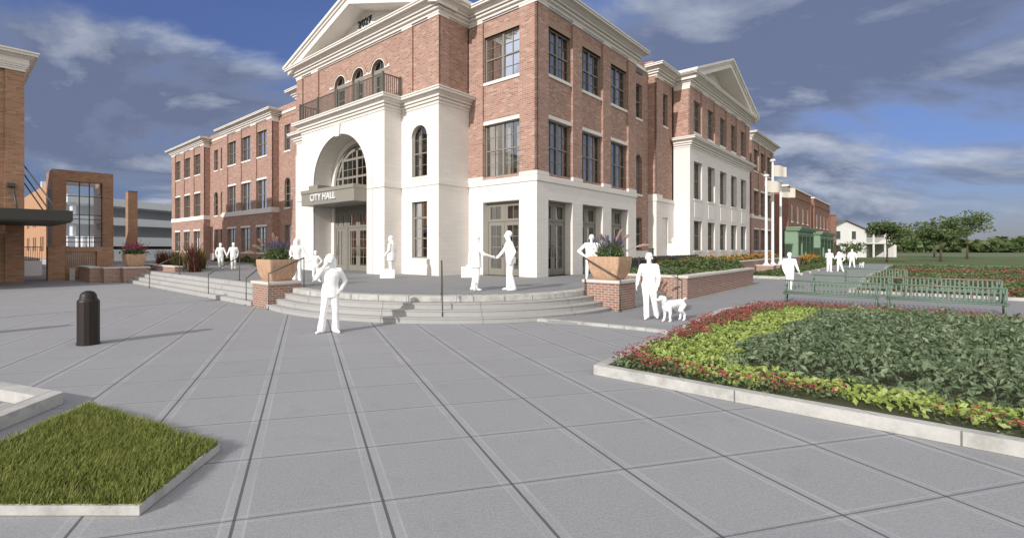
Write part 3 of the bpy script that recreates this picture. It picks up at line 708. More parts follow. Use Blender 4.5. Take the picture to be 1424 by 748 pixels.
# ---- recess, pier, pavilion and mirrored block on the right
def plainwin(F, u0, u1, kinds, d=.0, pair=False, curt=True):
    ops = []
    for k in kinds:
        if k == 'g': ops.append(dict(u0=u0, u1=u1, z0=1.72, z1=3.75, rd=.16))
        if k == 'a': ops.append(dict(u0=u0, u1=u1, z0=5.2, z1=7.62, rd=.16, arch=True))
        if k == 't': ops.append(dict(u0=u0, u1=u1, z0=9.85, z1=11.95, rd=.16))
        o = ops[-1]
        window(F, u0, u1, o['z0'], o['z1'], d+.13, hall, pair=pair, arch=(k == 'a'), sill=(o['z0']-.13, o['z0']), proud=d-.04, curt=curt)
    return ops
RB, PB, VB = .46, -.055, -1.056
FQ = Face('R', RB)
wall(brick, FQ, 10.4, 13.5, T-.02, 13.0, plainwin(FQ, 11.45, 12.52, 'gat')); FQ.box(trim, 10.5, 13.5, 12.93, 13.12, -.06, .1); FQ.box(brick, 10.5, 13.5, 13.12, 13.5, 0, .3); FQ.box(trim, 10.5, 13.5, T, 1.7, -.02, .03)
FPL, FPF = Face('L', 13.5), Face('R', PB)
wall(brick, FPL, PB, RB, 5.1, 12.75); wall(stone, FPL, PB, RB, T-.02, 5.1, (), -.02)
wall(brick, FPF, 13.5, 16.56, 5.1, 12.75, plainwin(FPF, 14.88, 15.72, 't', PD), PD); FPF.box(brick, 13.5, 14.6, 5.28, 12.6, 0, PD+.02); FPF.box(trim, 13.5, 14.61, 12.6, 12.725, -.03, PD); FPF.box(trim, 14.6, 16.56, 12.66, 12.73, .03, PD+.03)
wall(stone, FPF, 13.48, 16.56, T-.02, 4.84, [dict(u0=14.55, u1=15.5, z0=1.66, z1=3.85, rd=.12)]); stone.quad(*[FPF(u, z, .12) for u, z in ((14.55, 1.66), (15.5, 1.66), (15.5, 3.85), (14.55, 3.85))])
FPF.box(trim, 13.44, 16.56, 4.84, 5.06, -.05, .12); FPF.box(trim, 13.44, 14.45, 5.06, 5.28, -.03, .12); FPL.box(trim, PB+.12, RB, 4.842, 5.278, -.055, .05)
cornice([(13.5, RB), (13.5, PB), (16.6, PB)], side=1)
brick.box(13.6, 14.6, .2, 1.5, 13.3, 13.75)
VA, VE = 16.56, 32.6
FVL, FV = Face('L', VA), Face('R', VB)
wall(stone, FVL, VB, PB+.02, T-.02, 8.6); wall(brick, FVL, VB, PB+.02, 8.6, 12.75)
w5 = [(17.36, 19.1), (20.42, 22.15), (23.45, 25.22), (26.55, 28.3), (29.62, 31.4)]
ops = [dict(u0=a, u1=b, z0=9.74, z1=11.88, rd=.16) for a, b in w5]
wall(brick, FV, VA, VE, 8.6, 12.75, ops, PD)
for i, (a, b) in enumerate(zip([VA]+[w[1] for w in w5], [w[0] for w in w5]+[VE])):
    FV.box(brick, a+.02 if i else a, b-.02 if i < 5 else b, 9.3, 12.6, 0, PD+.02); FV.box(trim, a+.0, b-.0, 12.6, 12.725, -.03, PD+.03)
FV.box(trim, VA+.02, VE-.02, 12.66, 12.73, .03, PD+.03)
FVL.box(trim, VB, PB, 12.4, 12.725, -.03, .05)
for a, b in w5: window(FV, a, b, 9.74, 11.88, PD+.13, hall, sill=(9.6, 9.74), proud=PD-.06)
ops = [dict(u0=a, u1=b, z0=z0, z1=z1, rd=.3) for a, b in w5 for z0, z1 in ((1.72, 3.72), (5.2, 7.72))]
wall(stone, FV, VA, VE, T-.02, 8.6, ops)
for a, b in w5:
    for z0, z1 in ((1.72, 3.72), (5.2, 7.72)): window(FV, a, b, z0, z1, .24, hall, sill=(z0-.12, z0))
    FV.box(trim, a+.12, b-.12, 3.95, 4.95, -.02, .02)
cornice([(VA, PB), (VA, VB), (VE, VB), (VE, .6)], MIDC, side=1, name='pavilion_cornice')
cornice([(VA, PB), (VA, VB), (VE, VB), (VE, 1.2)], side=1)
pediment(FV, VA, VE, 13.40, M['stone'], back=12.)
stone.quad((VE, VB, T), (VE, 2, T), (VE, 2, 8.6), (VE, VB, 8.6)); brick.quad((VE, VB, 8.6), (VE, 2, 8.6), (VE, 2, 12.75), (VE, VB, 12.75))
# far mirrored block
XA, XE = 38.4, 48.8
FXL, FX = Face('L', XA), Face('R', 0.)
FY = Face('R', RB); wall(brick, FY, VE, XA, T-.02, 13.0); FY.box(trim, VE, XA, 12.93, 13.12, -.06, .1)
bay = [(XA, XA+1.0), (XA+3.2, XA+4.0), (XA+6.3, XA+7.1), (XA+9.4, XE)]; xw = [(XA+1.02, XA+3.18), (XA+4.02, XA+6.28), (XA+7.12, XA+9.38)]
wall(brick, FXL, 0, RB+.1, T-.02, 12.75); bay_face(FX, XA, XE, bay, xw)
ops = [dict(u0=a, u1=b, z0=1.6, z1=3.75, rd=.16) for a, b in xw]
wall(brick, FX, XA, XE, T-.02, 4.84, ops)
for a, b in xw: window(FX, a, b, 1.6, 3.75, .13, hall, sill=(1.48, 1.6), lintel=(3.75, 3.9))
mb = MB(); mould(mb, [(XA, RB), (XA, 0), (XE, 0), (XE, 2)], [(0, 4.84), (.05, 4.84), (.05, 5.08), (0, 5.113), (-.12, 5.113)], 1); hp(mb, 'belt_course', M['trim'])
cornice([(XA, RB), (XA, 0), (XE, 0), (XE, 3)], side=1); brick.box(XA+.2, XA+1.6, .3, 2, 13.3, 13.8)
brick.quad((XE, 0, T), (XE, 12, T), (XE, 12, 12.75), (XE, 0, 12.75))
# ---- left wing
LR = 1.64; LP = 1.0
FLR, FLP = Face('L', LR), Face('L', LP)
def left_pav(b0, b1, wins, pil):
    bay_face(FLP, b0, b1, pil, wins)
    ops = [dict(u0=a, u1=b, z0=1.5, z1=3.68, rd=.16) for a, b in wins]
    wall(brick, FLP, b0, b1, T-.02, 4.84, ops)
    for a, b in wins: window(FLP, a, b, 1.5, 3.68, .13, hall, sill=(1.36, 1.5), lintel=(3.68, 3.86))
    Fr = Face('R', b0); wall(brick, Fr, LP, LR, T-.02, 12.75); Fr.box(trim, LP+.03, LR, 12.4, 12.725, -.03, .03)
    mb = MB(); mould(mb, [(LR, b0), (LP, b0), (LP, b1), (LR, b1)], [(0, 4.84), (.05, 4.84), (.05, 5.26), (0, 5.27), (-.12, 5.27)], -1); hp(mb, 'belt_course', M['trim'])
    cornice([(LR+.4, b0), (LP, b0), (LP, b1), (LR+.4, b1)], side=-1)
    brick.box(LP+.3, LP+2.5, b0+.15, b1-.15, 13.3, 13.62)
left_pav(26.14, 36.33, [(27.08, 29.01), (30.14, 32.09), (33.18, 35.12)], [(26.14, 27.06), (29.03, 30.12), (32.11, 33.16), (35.14, 36.33)])
left_pav(41.08, 51.26, [(42.11, 44.03), (45.17, 47.07), (48.28, 50.08)], [(41.08, 42.09), (44.05, 45.15), (47.09, 48.26), (50.10, 51.26)])
wall(brick, FLR, 20.5, 26.14, T-.02, 13.0, plainwin(FLR, 24.22, 25.2, 'gat')+plainwin(FLR, 22.3, 23.28, 'gat'))
wall(brick, FLR, 36.33, 41.08, T-.02, 13.0, plainwin(FLR, 39.0, 40.0, 'gat')+plainwin(FLR, 37.4, 38.3, 'gat'))
for a, b in ((20.5, 26.14), (36.33, 41.08)):
    FLR.box(trim, a, b, 12.93, 13.12, -.06, .1); FLR.box(sold, a, b, 12.6, 12.8, -.03, .05); FLR.box(brick, a, b, 13.12, 13.6, 0, .3); FLR.box(trim, a, b, T, 1.3, -.03, .03)
brick.quad((0, 20.5, T), (LR, 20.5, T), (LR, 20.5, 12.75), (0, 20.5, 12.75)); brick.quad((0, M1, 8.6), (0, 20.5, 8.6), (0, 20.5, 12.75), (0, M1, 12.75)); stone.quad((0, M1, T), (0, 20.5, T), (0, 20.5, 8.6), (0, M1, 8.6))
cornice([(0, M1+.7), (0, 20.5), (LR, 20.5)], side=-1)
# closing shell: roofs and backs
sh = MB()
sh.box(.4, 12.5, .4, 20.3, 12.6, 12.9); sh.box(10.5, 48.5, .8, 14, 12.6, 12.9); sh.box(2.0, 12.5, 20.3, 51.2, 12.6, 12.9); sh.box(D1+.3, .4, B3+.2, M1-.2, 12.6, 12.9)
sh.box(12.5, 12.7, 14, 51.2, T, 12.9); sh.box(12.5, 48.5, 13.8, 14, T, 12.9); sh.box(1.3, 12.5, 51.1, 51.25, T, 12.9); sh.box(48.4, 48.6, .4, 14, T, 12.9)
hp(sh, 'flat_roof', M['roof'])
def split_build(mb, name, mat, gap=.07, **k):
    """one part per cluster of touching pieces"""
    n = len(mb.v); par = list(range(n))
    def find(i):
        while par[i] != i: par[i] = par[par[i]]; i = par[i]
        return i
    for f in mb.f:
        for q in f[1:]: par[find(q)] = find(f[0])
    isl = {}
    for i in range(n): isl.setdefault(find(i), []).append(i)
    bb = {}
    for r_, ii in isl.items():
        a = np.array([mb.v[i] for i in ii]); bb[r_] = (a.min(0)-gap/2, a.max(0)+gap/2)
    ks_ = list(bb)
    for i, a in enumerate(ks_):
        for b in ks_[:i]:
            if find(a) != find(b) and (bb[a][0] <= bb[b][1]).all() and (bb[b][0] <= bb[a][1]).all(): par[find(a)] = find(b)
    grp = {}
    for f, sm in zip(mb.f, mb.sm): grp.setdefault(find(f[0]), []).append((f, sm))
    for fs in grp.values():
        m = MB(); mp = {}
        for f, sm in fs:
            for q in f:
                if q not in mp: mp[q] = len(m.v); m.v.append(mb.v[q])
            m.f.append(tuple(mp[q] for q in f)); m.sm.append(sm)
        hp(m, name, mat, **k)
hp(brick, 'brick_wall', M['brick'], normals=False); split_build(stone, 'stone_wall', M['stone'], normals=False); split_build(trim, 'stone_trim', M['trim'])
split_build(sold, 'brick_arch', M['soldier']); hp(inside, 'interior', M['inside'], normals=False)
#@@ENV
# ================================================================== STEP PEDESTALS, PLANTERS, RAILS
def pedestal(a0, a1, b0, b1, z0, zt, label, grp='brick pedestals beside the steps'):
    t = abthing('brick_pedestal', a0, b0, z0, label, 'pedestal', grp); mb = MB()
    mb.box(0, a1-a0, 0, b1-b0, -.05, zt-z0-.09); mb.build('pier', M['lowbrick'], t)
    mb = MB(); mb.box(-.05, a1-a0+.05, -.05, b1-b0+.05, zt-z0-.09, zt-z0); mb.build('capstone', M['capstone'], t, bevel=.012)
def rsq(h, r, n=5):
    out = []
    for k, (sx, sy) in enumerate(((1, 1), (-1, 1), (-1, -1), (1, -1))):
        for i in range(n):
            q = math.pi/2*(k+i/(n-1)); out.append((sx*(h-r)+r*math.cos(q), sy*(h-r)+r*math.sin(q)))
    return out
def planter(a, b, z, label):
    t = abthing('square_planter', a, b, z, label, 'planter', 'tan square planters on the pedestals')
    prof = [(.30, 0), (.335, .012), (.385, .09), (.435, .21), (.472, .36), (.492, .52), (.50, .63), (.50, .70), (.45, .70), (.44, .62)]
    vs = []; fs = []; n = 20
    for h, zz in prof: vs += [(x, y, zz) for x, y in rsq(h, .05)]
    for j in range(len(prof)-1):
        for i in range(n): fs.append((j*n+i, j*n+(i+1) % n, (j+1)*n+(i+1) % n, (j+1)*n+i))
    mb = MB(); mb.add(vs, fs); mb.build('bowl', M['wood'], t)
    sb = MB(); sb.add([(x, y, .62) for x, y in rsq(.45, .05)], [tuple(range(n))]); sb.build('potting_soil', M['soil'], t, normals=False)
    return t
def spike(mb, p, d, L, r):
    p = Vector(p); d = Vector(d).normalized()
    mb.tube(p, p+d*L*.25, r*.35, r, n=5, caps=False, smooth=False); mb.tube(p+d*L*.25, p+d*L*.6, r, r*.75, n=5, caps=False, smooth=False); mb.tube(p+d*L*.6, p+d*L, r*.75, r*.1, n=5, caps=False, smooth=False)
def mixed_planting(a, b, z, label, plumes):
    t = abthing('flowering_plant', a, b, z, label, 'plant', 'plantings in the square planters')
    n = 2600; q = rng.normal(size=(n, 3)); q /= np.linalg.norm(q, axis=1)[:, None]; rr = rng.uniform(.15, 1, n)**.5
    P = q*rr[:, None]*np.array([.50, .50, .52]); P[:, 2] = np.abs(P[:, 2])*(.75+.35*rng.uniform(size=n)); P[:, :2] *= (.62+.5*np.clip(P[:, 2:]/.45, 0, 1))
    leaves_mesh('foliage', P, .075, M['midgreen'], t, asp=.34, up=.1)
    n = 300; Pd = rng.normal(size=(n, 3))*np.array([.2, .2, .07])+np.array([0, 0, .12]); leaves_mesh('pale_leaves', Pd, .13, M['flowerleaf'], t)
    mb = MB(); st = MB()
    for i in range(95):
        x, y = rng.normal(0, .17, 2); d = Vector((x*1.5, y*1.5, 1.)).normalized(); h = rng.uniform(.30, .62)
        p0 = Vector((x*.6, y*.6, .05)); p1 = p0+d*h; st.tube(p0, p1, .005, n=3, caps=False)
        for k in range(6):
            c = p1+d*.02*k; mb.ball((c.x+rng.normal(0, .007), c.y+rng.normal(0, .007), c.z), .0165*(1-.08*k), 5, 3)
    tag(mb.build('flower_spikes', M['purple'], t, normals=False), kind='stuff')
    pm = MB()
    for x, y, dx, dy, dz, L in plumes:
        p = Vector((x, y, .15)); d = Vector((dx, dy, dz)).normalized(); e = p+d*L*.85; st.tube(p, e, .004, n=3, caps=False)
        for k in range(620):
            s_ = rng.uniform(0, 1); c = e+d*s_*L*.55+Vector((0, 0, -.10*s_*s_*L)); r = .062*math.sin(math.pi*min(.98, .12+.85*s_))
            o = Vector(rng.normal(size=3)); o = (o-d*o.dot(d)).normalized(); w = d.cross(o)*.009
            q1 = c+o*r*.2; q2 = c+o*r+d*.045; pm.add([q1-w, q1+w, q2], [(0, 1, 2)])
    pm.build('plumes', M['plume'], t, normals=False); st.build('stems', M['midgreen'], t, normals=False)
pedestal(-10.98, -9.88, 2.64, 3.80, 0, .84, 'brick pedestal between the curved steps and the left side steps', None)
pedestal(-4.20, -3.06, -5.50, -4.40, .06, .95, 'brick pedestal at the right end of the curved steps', None)
pedestal(-11.25, -10.0, 18.9, 20.2, 0, .86, 'brick pedestal at the far left end of the steps under a planter with magenta flowers', None)
planter(-10.42, 3.22, .84, 'tan square planter with purple spikes and pink plumes left of the curved steps')
planter(-3.62, -4.95, .95, 'tan square planter with grassy pink plumes right of the curved steps')
planter(-10.62, 19.5, .86, 'tan square planter of magenta flowers on the farthest left pedestal')
# plume directions in building axes: screen right is (+a,-b)
mixed_planting(-10.42, 3.22, 1.46, 'purple spiked plant with pink plumes in the planter left of the curved steps',
    [(-.12, .12, -.45, .45, .9, .55), (-.15, .2, -.8, .9, .30, .62), (.0, .05, -.1, .1, 1., .6), (-.1, .1, -.6, .7, .6, .55), (-.05, .0, .05, -.05, 1, .5)])
mixed_planting(-3.62, -4.95, 1.57, 'purple spiked plant with pink plumes in the planter right of the curved steps',
    [(.0, -.05, .25, -.25, .9, .62), (.1, -.1, .9, -.9, .42, .80), (.05, -.05, .45, -.45, .8, .6), (-.1, .1, -.15, .15, 1, .5), (.0, .0, .35, -.3, .95, .5)])
t = abthing('flowering_plant', -10.62, 19.5, 1.48, 'magenta flowering plant in the planter at the far left end of the steps', 'plant', None)
P = rng.normal(size=(900, 3))*np.array([.24, .24, .10])+np.array([0, 0, .16]); leaves_mesh('foliage', P[P[:, 2] > 0], .15, M['midgreen'], t)
P = rng.normal(size=(900, 3))*np.array([.26, .26, .12])+np.array([0, 0, .48]); leaves_mesh('flowers', P, .07, M['magenta'], t, asp=.8)
def handrail(p0, p1, label, h0=.9, h1=.94):
    """post at the foot, sloping rail, post at the top; points in building axes"""
    p0, p1 = W(*p0), W(*p1); t = empty('handrail', p0, 0, label, 'handrail', None)
    d = p1-p0; r = MB(); r.tube((0, 0, h0), d+Vector((0, 0, h1)), .021)
    r.build('top_rail', M['rail'], t)
    for q, hh in ((Vector((0, 0, 0)), h0), (d, h1)):
        m = MB(); m.tube(q-Vector((0, 0, .02)), q+Vector((0, 0, hh)), .0165); m.ball(q+Vector((0, 0, hh)), .017, 8, 6); m.tube(q+Vector((0, 0, -.001)), q+Vector((0, 0, .03)), .05, n=12); m.build('post', M['rail'], t)
handrail((-11.04, 2.56, .0), (-9.83, 2.53, .47), 'thin dark handrail on the curved steps against the left pedestal', 1.12, 1.12)
handrail((-4.28, -5.57, .06), (-4.29, -4.48, .47), 'thin dark handrail on the curved steps against the right pedestal', .95, 1.13)
handrail((-9.12, -3.06, .0), (-8.42, -2.36, T), 'thin dark handrail in the middle of the curved steps, seen end on')
handrail((-11.02, 4.2, .0), (-9.9, 4.55, T), 'thin dark handrail just left of the left pedestal')
handrail((-11.0, 7.55, .0), (-9.9, 7.3, T), 'thin dark handrail halfway along the left side steps')
handrail((-11.2, 14.4, .0), (-10.1, 13.6, T), 'thin dark handrail at the far end of the left side steps')
handrail((.1, -5.7, .06), (.35, -4.25, T), 'thin dark handrail on the short steps beside the brick planter wall')
# cheek stones at the foot of the left side steps
# ================================================================== RIGHT BRICK PLANTER, FENCE
def wall_thing(name, a0, a1, b0, b1, z0, zt, label, cat, mat='lowbrick', cap=.07, group=None, over=.04):
    t = abthing(name, a0, b0, z0, label, cat, group); mb = MB(); mb.box(0, a1-a0, 0, b1-b0, -.05, zt-z0-cap); mb.build('brick_body', M[mat], t)
    if cap:
        mb = MB(); mb.box(-over, a1-a0+over, -over, b1-b0+over, zt-z0-cap, zt-z0); mb.build('capstone', M['capstone'], t, bevel=.01)
    return t
t = abthing('brick_planter_wall', .62, -5.85, 0, 'long low brick planter wall with pale cap along the side walk', 'planter wall'); mb = MB()
mb.box(0, 9.85, 0, .35, -.05, .83); mb.box(0, .35, .35, 3.4, -.05, .83); mb.box(9.5, 9.85, .35, 3.4, -.05, .83); mb.build('brick_body', M['lowbrick'], t)
mb = MB(); mb.box(-.05, 9.9, -.05, .40, .83, .91); mb.box(-.05, .40, .40, 3.4, .83, .91); mb.box(9.45, 9.9, .40, 3.4, .83, .91); mb.build('capstone', M['capstone'], t)
tag(sheet('planter_soil', wp((.9, -5.55), (10.2, -5.55), (10.2, -2.4), (.9, -2.4)), .80, M['soil']), kind='structure')
def ab_pts(poly, n): return scatter(poly, n)
def to_world(P, z): 
    return np.stack([CX0+s2*(P[:, 0]-P[:, 1]), CY0+s2*(P[:, 0]+P[:, 1]), z], 1)
def bed(name, poly, n, size, mat, h, z0, asp=.5, f=2., s=0, hv=.5, mask=None, up=.35):
    """uneven low planting over a polygon in building axes: one uncountable mass"""
    P = scatter(poly, n)
    if mask is not None: P = P[mask(P)]
    hh = h*(.62+hv*.38*wave(P, f, s)); e = np.clip(edge_dist(P, poly)/.3, .25, 1)
    z = z0+hh*e*rng.uniform(.25, 1., len(P))**.6
    o = leaves_mesh(name, to_world(P, z), size, mat, asp=asp, up=up); return tag(o, kind='stuff')
pl = [(.95, -5.6), (10.3, -5.6), (10.3, -2.5), (.95, -2.5)]
bed('planter_shrubs', [(.95, -5.6), (4.6, -5.6), (4.6, -2.9), (.95, -2.9)], 4500, .13, M['midgreen'], .42, .78, f=1.6, s=1)
bed('planter_shrubs', [(4.4, -5.6), (10.3, -5.6), (10.3, -2.9), (4.4, -2.9)], 9000, .14, M['midgreen'], .80, .78, f=1.6, s=1)
bed('planter_flowers', [(5.0, -5.4), (10.2, -5.4), (10.2, -2.6), (5.0, -2.6)], 500, .09, M['orangef'], .98, .78, f=1.6, s=1)
# grey board screens behind the planting
for a0, a1, z, lab, rot in ((1.6, 5.2, 1.58, 'weathered grey board fence panel left of its square post behind the planter shrubs', 0), (5.5, 12.5, 1.62, 'long weathered grey board fence panel right of the square post behind the planter shrubs', 0)):
    t = abthing('board_fence', a0, -2.75, T-.1, lab, 'fence'); mb = MB(); k = 0
    n = int((a1-a0)/.2)
    for i in range(n): mb.box(.2*i+.004, .2*i+.196, 0, .03+.006*(i % 2), 0, z-T-.02*(i % 2))
    mb.build('boards', M['fence'], t); mb = MB(); mb.box(-.0, n*.2, -.05, -.002, z-T-.16, z-T-.08); mb.box(0, n*.2, -.05, -.002, .25, .33); mb.build('crossbars', M['fence'], t)
mb = MB(); mb.box(-.09, .09, -.09, .09, 0, 1.35); mb.box(-.11, .11, -.11, .11, 1.35, 1.39)
tag(mb.build('fence_post', M['rail'], abthing('wooden_post', 5.35, -2.8, .5, 'square grey post standing between the two board fence panels', 'post')))
# ================================================================== RIGHT FLOWER BED
BED = [(-11.19, -8.21), (-2.2, -7.62), (-.6, -7.9), (.2, -8.7), (.55, -10.0), (.7, -13), (.7, -25), (-11.1, -25)]
def inset(poly, d):
    n = len(poly); P = [Vector(p) for p in poly]; out = []
    ar = sum(P[i].x*P[(i+1) % n].y-P[(i+1) % n].x*P[i].y for i in range(n)); sg = 1 if ar > 0 else -1
    for i in range(n):
        a, b, c = P[i-1], P[i], P[(i+1) % n]; d1 = (b-a).normalized(); d2 = (c-b).normalized()
        n1 = Vector((-d1.y, d1.x))*sg; n2 = Vector((-d2.y, d2.x))*sg
        out.append(tuple(b+(n1+n2)/(1+n1.dot(n2))*d))
    return out
def ring_kerb(name, poly, w, z0, z1, mat, fr=wp):
    inn = inset(poly, w); mb = MB(); n = len(poly)
    A = fr(*poly); B_ = fr(*inn)
    for i in range(n):
        j = (i+1) % n; mb.prism([A[i], A[j], B_[j], B_[i]], z0, z1)
    return tag(mb.build(name, mat), kind='structure')
ring_kerb('garden_kerb', BED, .15, -.02, .15, M['kerbstone'])
sheet('garden_soil', wp(*inset(BED, .14)), .115, M['soil'])
RD = inset(BED, .30)
ed = lambda P: edge_dist(P, BED)
near = [(-11.1, -8.3), (-2.2, -7.7), (.6, -9), (.6, -16), (-11, -16)]
def stuff(name, P, z, size, mat, **k): return tag(leaves_mesh(name, to_world(P, z), size, mat, **k), kind='stuff')
P = scatter(inset(BED, .17), 120000); P = P[P[:, 1] > -17]; wv = wave(P, 2.2, 3)*.10
df = P[:, 0]+11.19; db_ = -7.95-.06*(P[:, 0]+5)-P[:, 1]; de_ = .62-P[:, 0]
db_ = np.where(P[:, 0] > -1.5, np.minimum(db_, ed(P)), db_)
sm = -np.log(np.exp(-3.5*df/1.12)+np.exp(-3.5*db_/1.65)+np.exp(-3.5*de_/1.7))/3.5+wv
stp = (P[:, 0] < -10.0) & (P[:, 1] < -10.6)
selr = (sm > .02) & (sm < .50) & (rng.uniform(size=len(P)) < np.where(stp, .45, .95)) & ~(stp & (wave(P, 3.1, 1) < .05)) & (df > .16)
Pr = P[selr][:16000]
stuff('flower_foliage', Pr, .11+rng.uniform(.0, .15, len(Pr)), .062, M['flowerleaf'], asp=.55)
dens = wave(Pr, 5.5, 2)*.6+rng.normal(0, .7, len(Pr)); Pf = Pr[dens > .15][:5200]
k = 4; Pq = np.repeat(Pf, k, 0)+rng.normal(0, .013, (len(Pf)*k, 2)); stuff('red_flowers', Pq, np.repeat(.21+rng.uniform(.0, .12, len(Pf)), k)+rng.normal(0, .007, len(Pq)), .031, M['red'], asp=.85, up=1.0)
sell = (sm > .38) & (sm < 1.08); Pl = P[sell][:26000]
stuff('lime_groundcover', Pl, .12+.11*rng.uniform(0, 1, len(Pl))**.5+.03*wave(Pl, 6, 1), .072, M['lime'], asp=.6, up=.45)
seld = sm > .98; Pd = P[seld][:60000]; sd_ = sm[seld][:60000]
clump = wave(Pd, 4.6, 5); hd = np.clip((sd_-.93)*.75, .08, .40)*(.66+.34*clump)
keep = rng.uniform(size=len(Pd)) < np.clip(.72+.6*clump, .10, 1); Pd = Pd[keep]; hd = hd[keep]
stuff('shrub_mass', Pd, .14+hd*rng.uniform(.1, 1, len(Pd))**.5, .098, M['shrub'], asp=.44, up=-.1)
Pfar = scatter([(-11, -17), (.5, -17), (.5, -24.8), (-11, -24.8)], 7000); stuff('outer_shrub_mass', Pfar, .15+.35*rng.uniform(0, 1, 7000), .2, M['shrub'], asp=.5)
# ---- benches
def bench(a, b, L, label):
    t = abthing('park_bench', a, b, .06, label, 'bench', 'green slatted benches along the walk')
    mb = MB(); mb.tube((.0, 0, .74), (0, -L, .74), .026); mb.tube((0, 0, .36), (0, -L, .36), .02)
    n = int(L/.105)
    for i in range(n+1): mb.box(-.006, .006, -L*i/n-.02, -L*i/n+.02, .36, .74)
    mb.build('backrest', M['benchgreen'], t)
    mb = MB(); n2 = int(L/.085)
    mb.tube((-.50, 0, .335), (-.5, -L, .335), .022); mb.tube((-.03, 0, .335), (-.03, -L, .335), .018)
    for i in range(n2+1): mb.box(-.50, -.03, -L*i/n2-.025, -L*i/n2+.025, .340, .352)
    mb.build('seat', M['benchgreen'], t)
    for y in (-.06, -L+.06):
        m = MB(); m.tube((-.46, y, 0), (-.46, y, .335), .024); m.tube((-.04, y, 0), (.0, y, .74), .024); m.tube((-.46, y, .18), (-.03, y, .18), .016); m.build('leg', M['benchgreen'], t)
        m = MB(); m.pipe([(-.46, y, .33), (-.47, y, .56), (-.4, y, .60), (-.02, y, .60)], .02); m.build('armrest', M['benchgreen'], t)
bench(2.35, -8.45, 2.4, 'nearest green slatted bench just behind the red flowers of the bed')
bench(2.35, -11.0, 2.4, 'green slatted bench standing end to end to the right of the nearest bench')
bench(7.2, -8.6, 2.4, 'second green slatted bench up the walk, in front of a small red flower bed')
bench(7.2, -11.3, 2.4, 'green slatted bench to the right of the second bench up the walk')
bench(16.0, -8.9, 2.4, 'farthest green slatted bench beside the walk near the small dog')
for k, (a0, a1, b1) in enumerate(((8.4, 14.6, -9.6), (17.5, 27., -9.4), (30., 44., -9.6))):
    poly = [(a0, b1), (a1, b1), (a1, -24), (a0, -24)]
    ring_kerb('garden_kerb', poly, .2, 0, .17, M['kerbstone']); sheet('garden_soil', wp(*inset(poly, .19)), .14, M['soil'])
    bed('garden_planting', inset(poly, .3), 5000, .18, M['midgreen'], .4, .14, s=k)
    bed('garden_red_flowers', [(a0+.3, b1-.3), (a0+2.0, b1-.3), (a0+2., -22), (a0+.3, -22)], 2200, .075, M['red'], .42, .14, asp=.8, s=k)
# ---- stepped beds on the far side of the walk, flagpoles
for k, (a0, a1) in enumerate(((16.6, 21.6), (22.6, 25.4), (26.3, 29.6), (30.5, 46.0))):
    poly = [(a0, -6.2), (a1, -6.2), (a1, -4.05), (a0, -4.05)]
    ring_kerb('garden_kerb', poly, .16, 0, .22, M['kerbstone']); sheet('garden_soil', wp(*inset(poly, .15)), .17, M['soil'])
    bed('garden_groundcover', inset(poly, .12), 2600, .16, M['lime' if k > 8 else 'midgreen'], .32, .17, s=k+3, up=.8)
for k, (a, b, zt, lab) in enumerate(((27.2, -3.3, 7.5, 'white flagpole with beige flag, leftmost and second tallest of the three'), (29.0, -3.4, 8.9, 'tallest white flagpole, middle of the three, with a plain beige flag'), (31.6, -3.5, 7.4, 'white flagpole farthest along the walk, nearest the green shops, with a beige flag'))):
    t = abthing('flagpole', a, b, .06, lab, 'flagpole', 'white flagpoles beside the walk')
    m = MB(); m.lathe((0, 0, .5), [(.105, 0), (.10, 2), (.08, zt-1.2), (.065, zt-.62)], 14); m.build('pole', M['pole'], t)
    m = MB(); m.lathe((0, 0, .5), [(.26, 0), (.25, .05), (.16, .1), (.12, .2)], 14); m.build('base_flange', M['pole'], t)
    m = MB(); m.lathe((0, 0, zt-.12), [(.0, .2), (.12, .18), (.2, .1), (.2, .04), (.12, -.02), (.06, -.05)], 14); m.build('finial', M['pole'], t)
    fl = MB(); nx, nz = 14, 6; fw, fh = 1.15, .85; vs = []
    for i in range(nx+1):
        for j in range(nz+1):
            u = i/nx; vs.append((s2*fw*u*1.0+.08*math.sin(u*7+k*2)*u, -s2*fw*u+.08*math.sin(u*7+k*2)*u, zt-.45-fh*j/nz-.10*u*u+.03*math.sin(u*5+j*.5)))
    fl.add(vs, [(i*(nz+1)+j, (i+1)*(nz+1)+j, (i+1)*(nz+1)+j+1, i*(nz+1)+j+1) for i in range(nx) for j in range(nz)], True); fl.build('flag', M['flag'], t)
    pd_ = wall_thing('flagpole_plinth', a-.55, a+.55, b-.55, b+.55, .06, .56, ('brick plinth under the leftmost white flagpole', 'brick plinth under the tallest white flagpole', 'brick plinth under the farthest white flagpole')[k], 'plinth', group='brick flagpole plinths')
wall_thing('brick_planter_wall', 16.2, 47, -2.7, -2.4, .06, .95, 'long low brick wall with pale cap behind the flagpoles', 'planter wall')
bed('border_shrubs', [(10.6, -2.3), (40, -2.3), (40, -1.2), (10.6, -1.2)], 6000, .2, M['midgreen'], .75, .72, s=2)
bed('border_flowers', [(14, -2.3), (40, -2.3), (40, -1.4), (14, -1.4)], 2600, .11, M['orangef'], .95, .72, s=2, asp=.8)
bed('border_shrubs', [(48.8, -7), (57.5, -7), (57.5, -1.5), (48.8, -1.5)], 5000, .28, M['midgreen'], .9, .05, s=5)
bed('border_flowers', [(49, -3.5), (57.5, -3.5), (57.5, -1.6), (49, -1.6)], 2000, .15, M['orangef'], 1.35, .05, s=5)
P = np.stack([rng.uniform(60, 330, 9000), rng.uniform(175, 200, 9000), 0*np.ones(9000)], 1); P[:, 2] = (4.5+2.5*np.sin(P[:, 0]*.11)+1.5*np.sin(P[:, 0]*.31))*rng.uniform(.05, 1, 9000)**.7
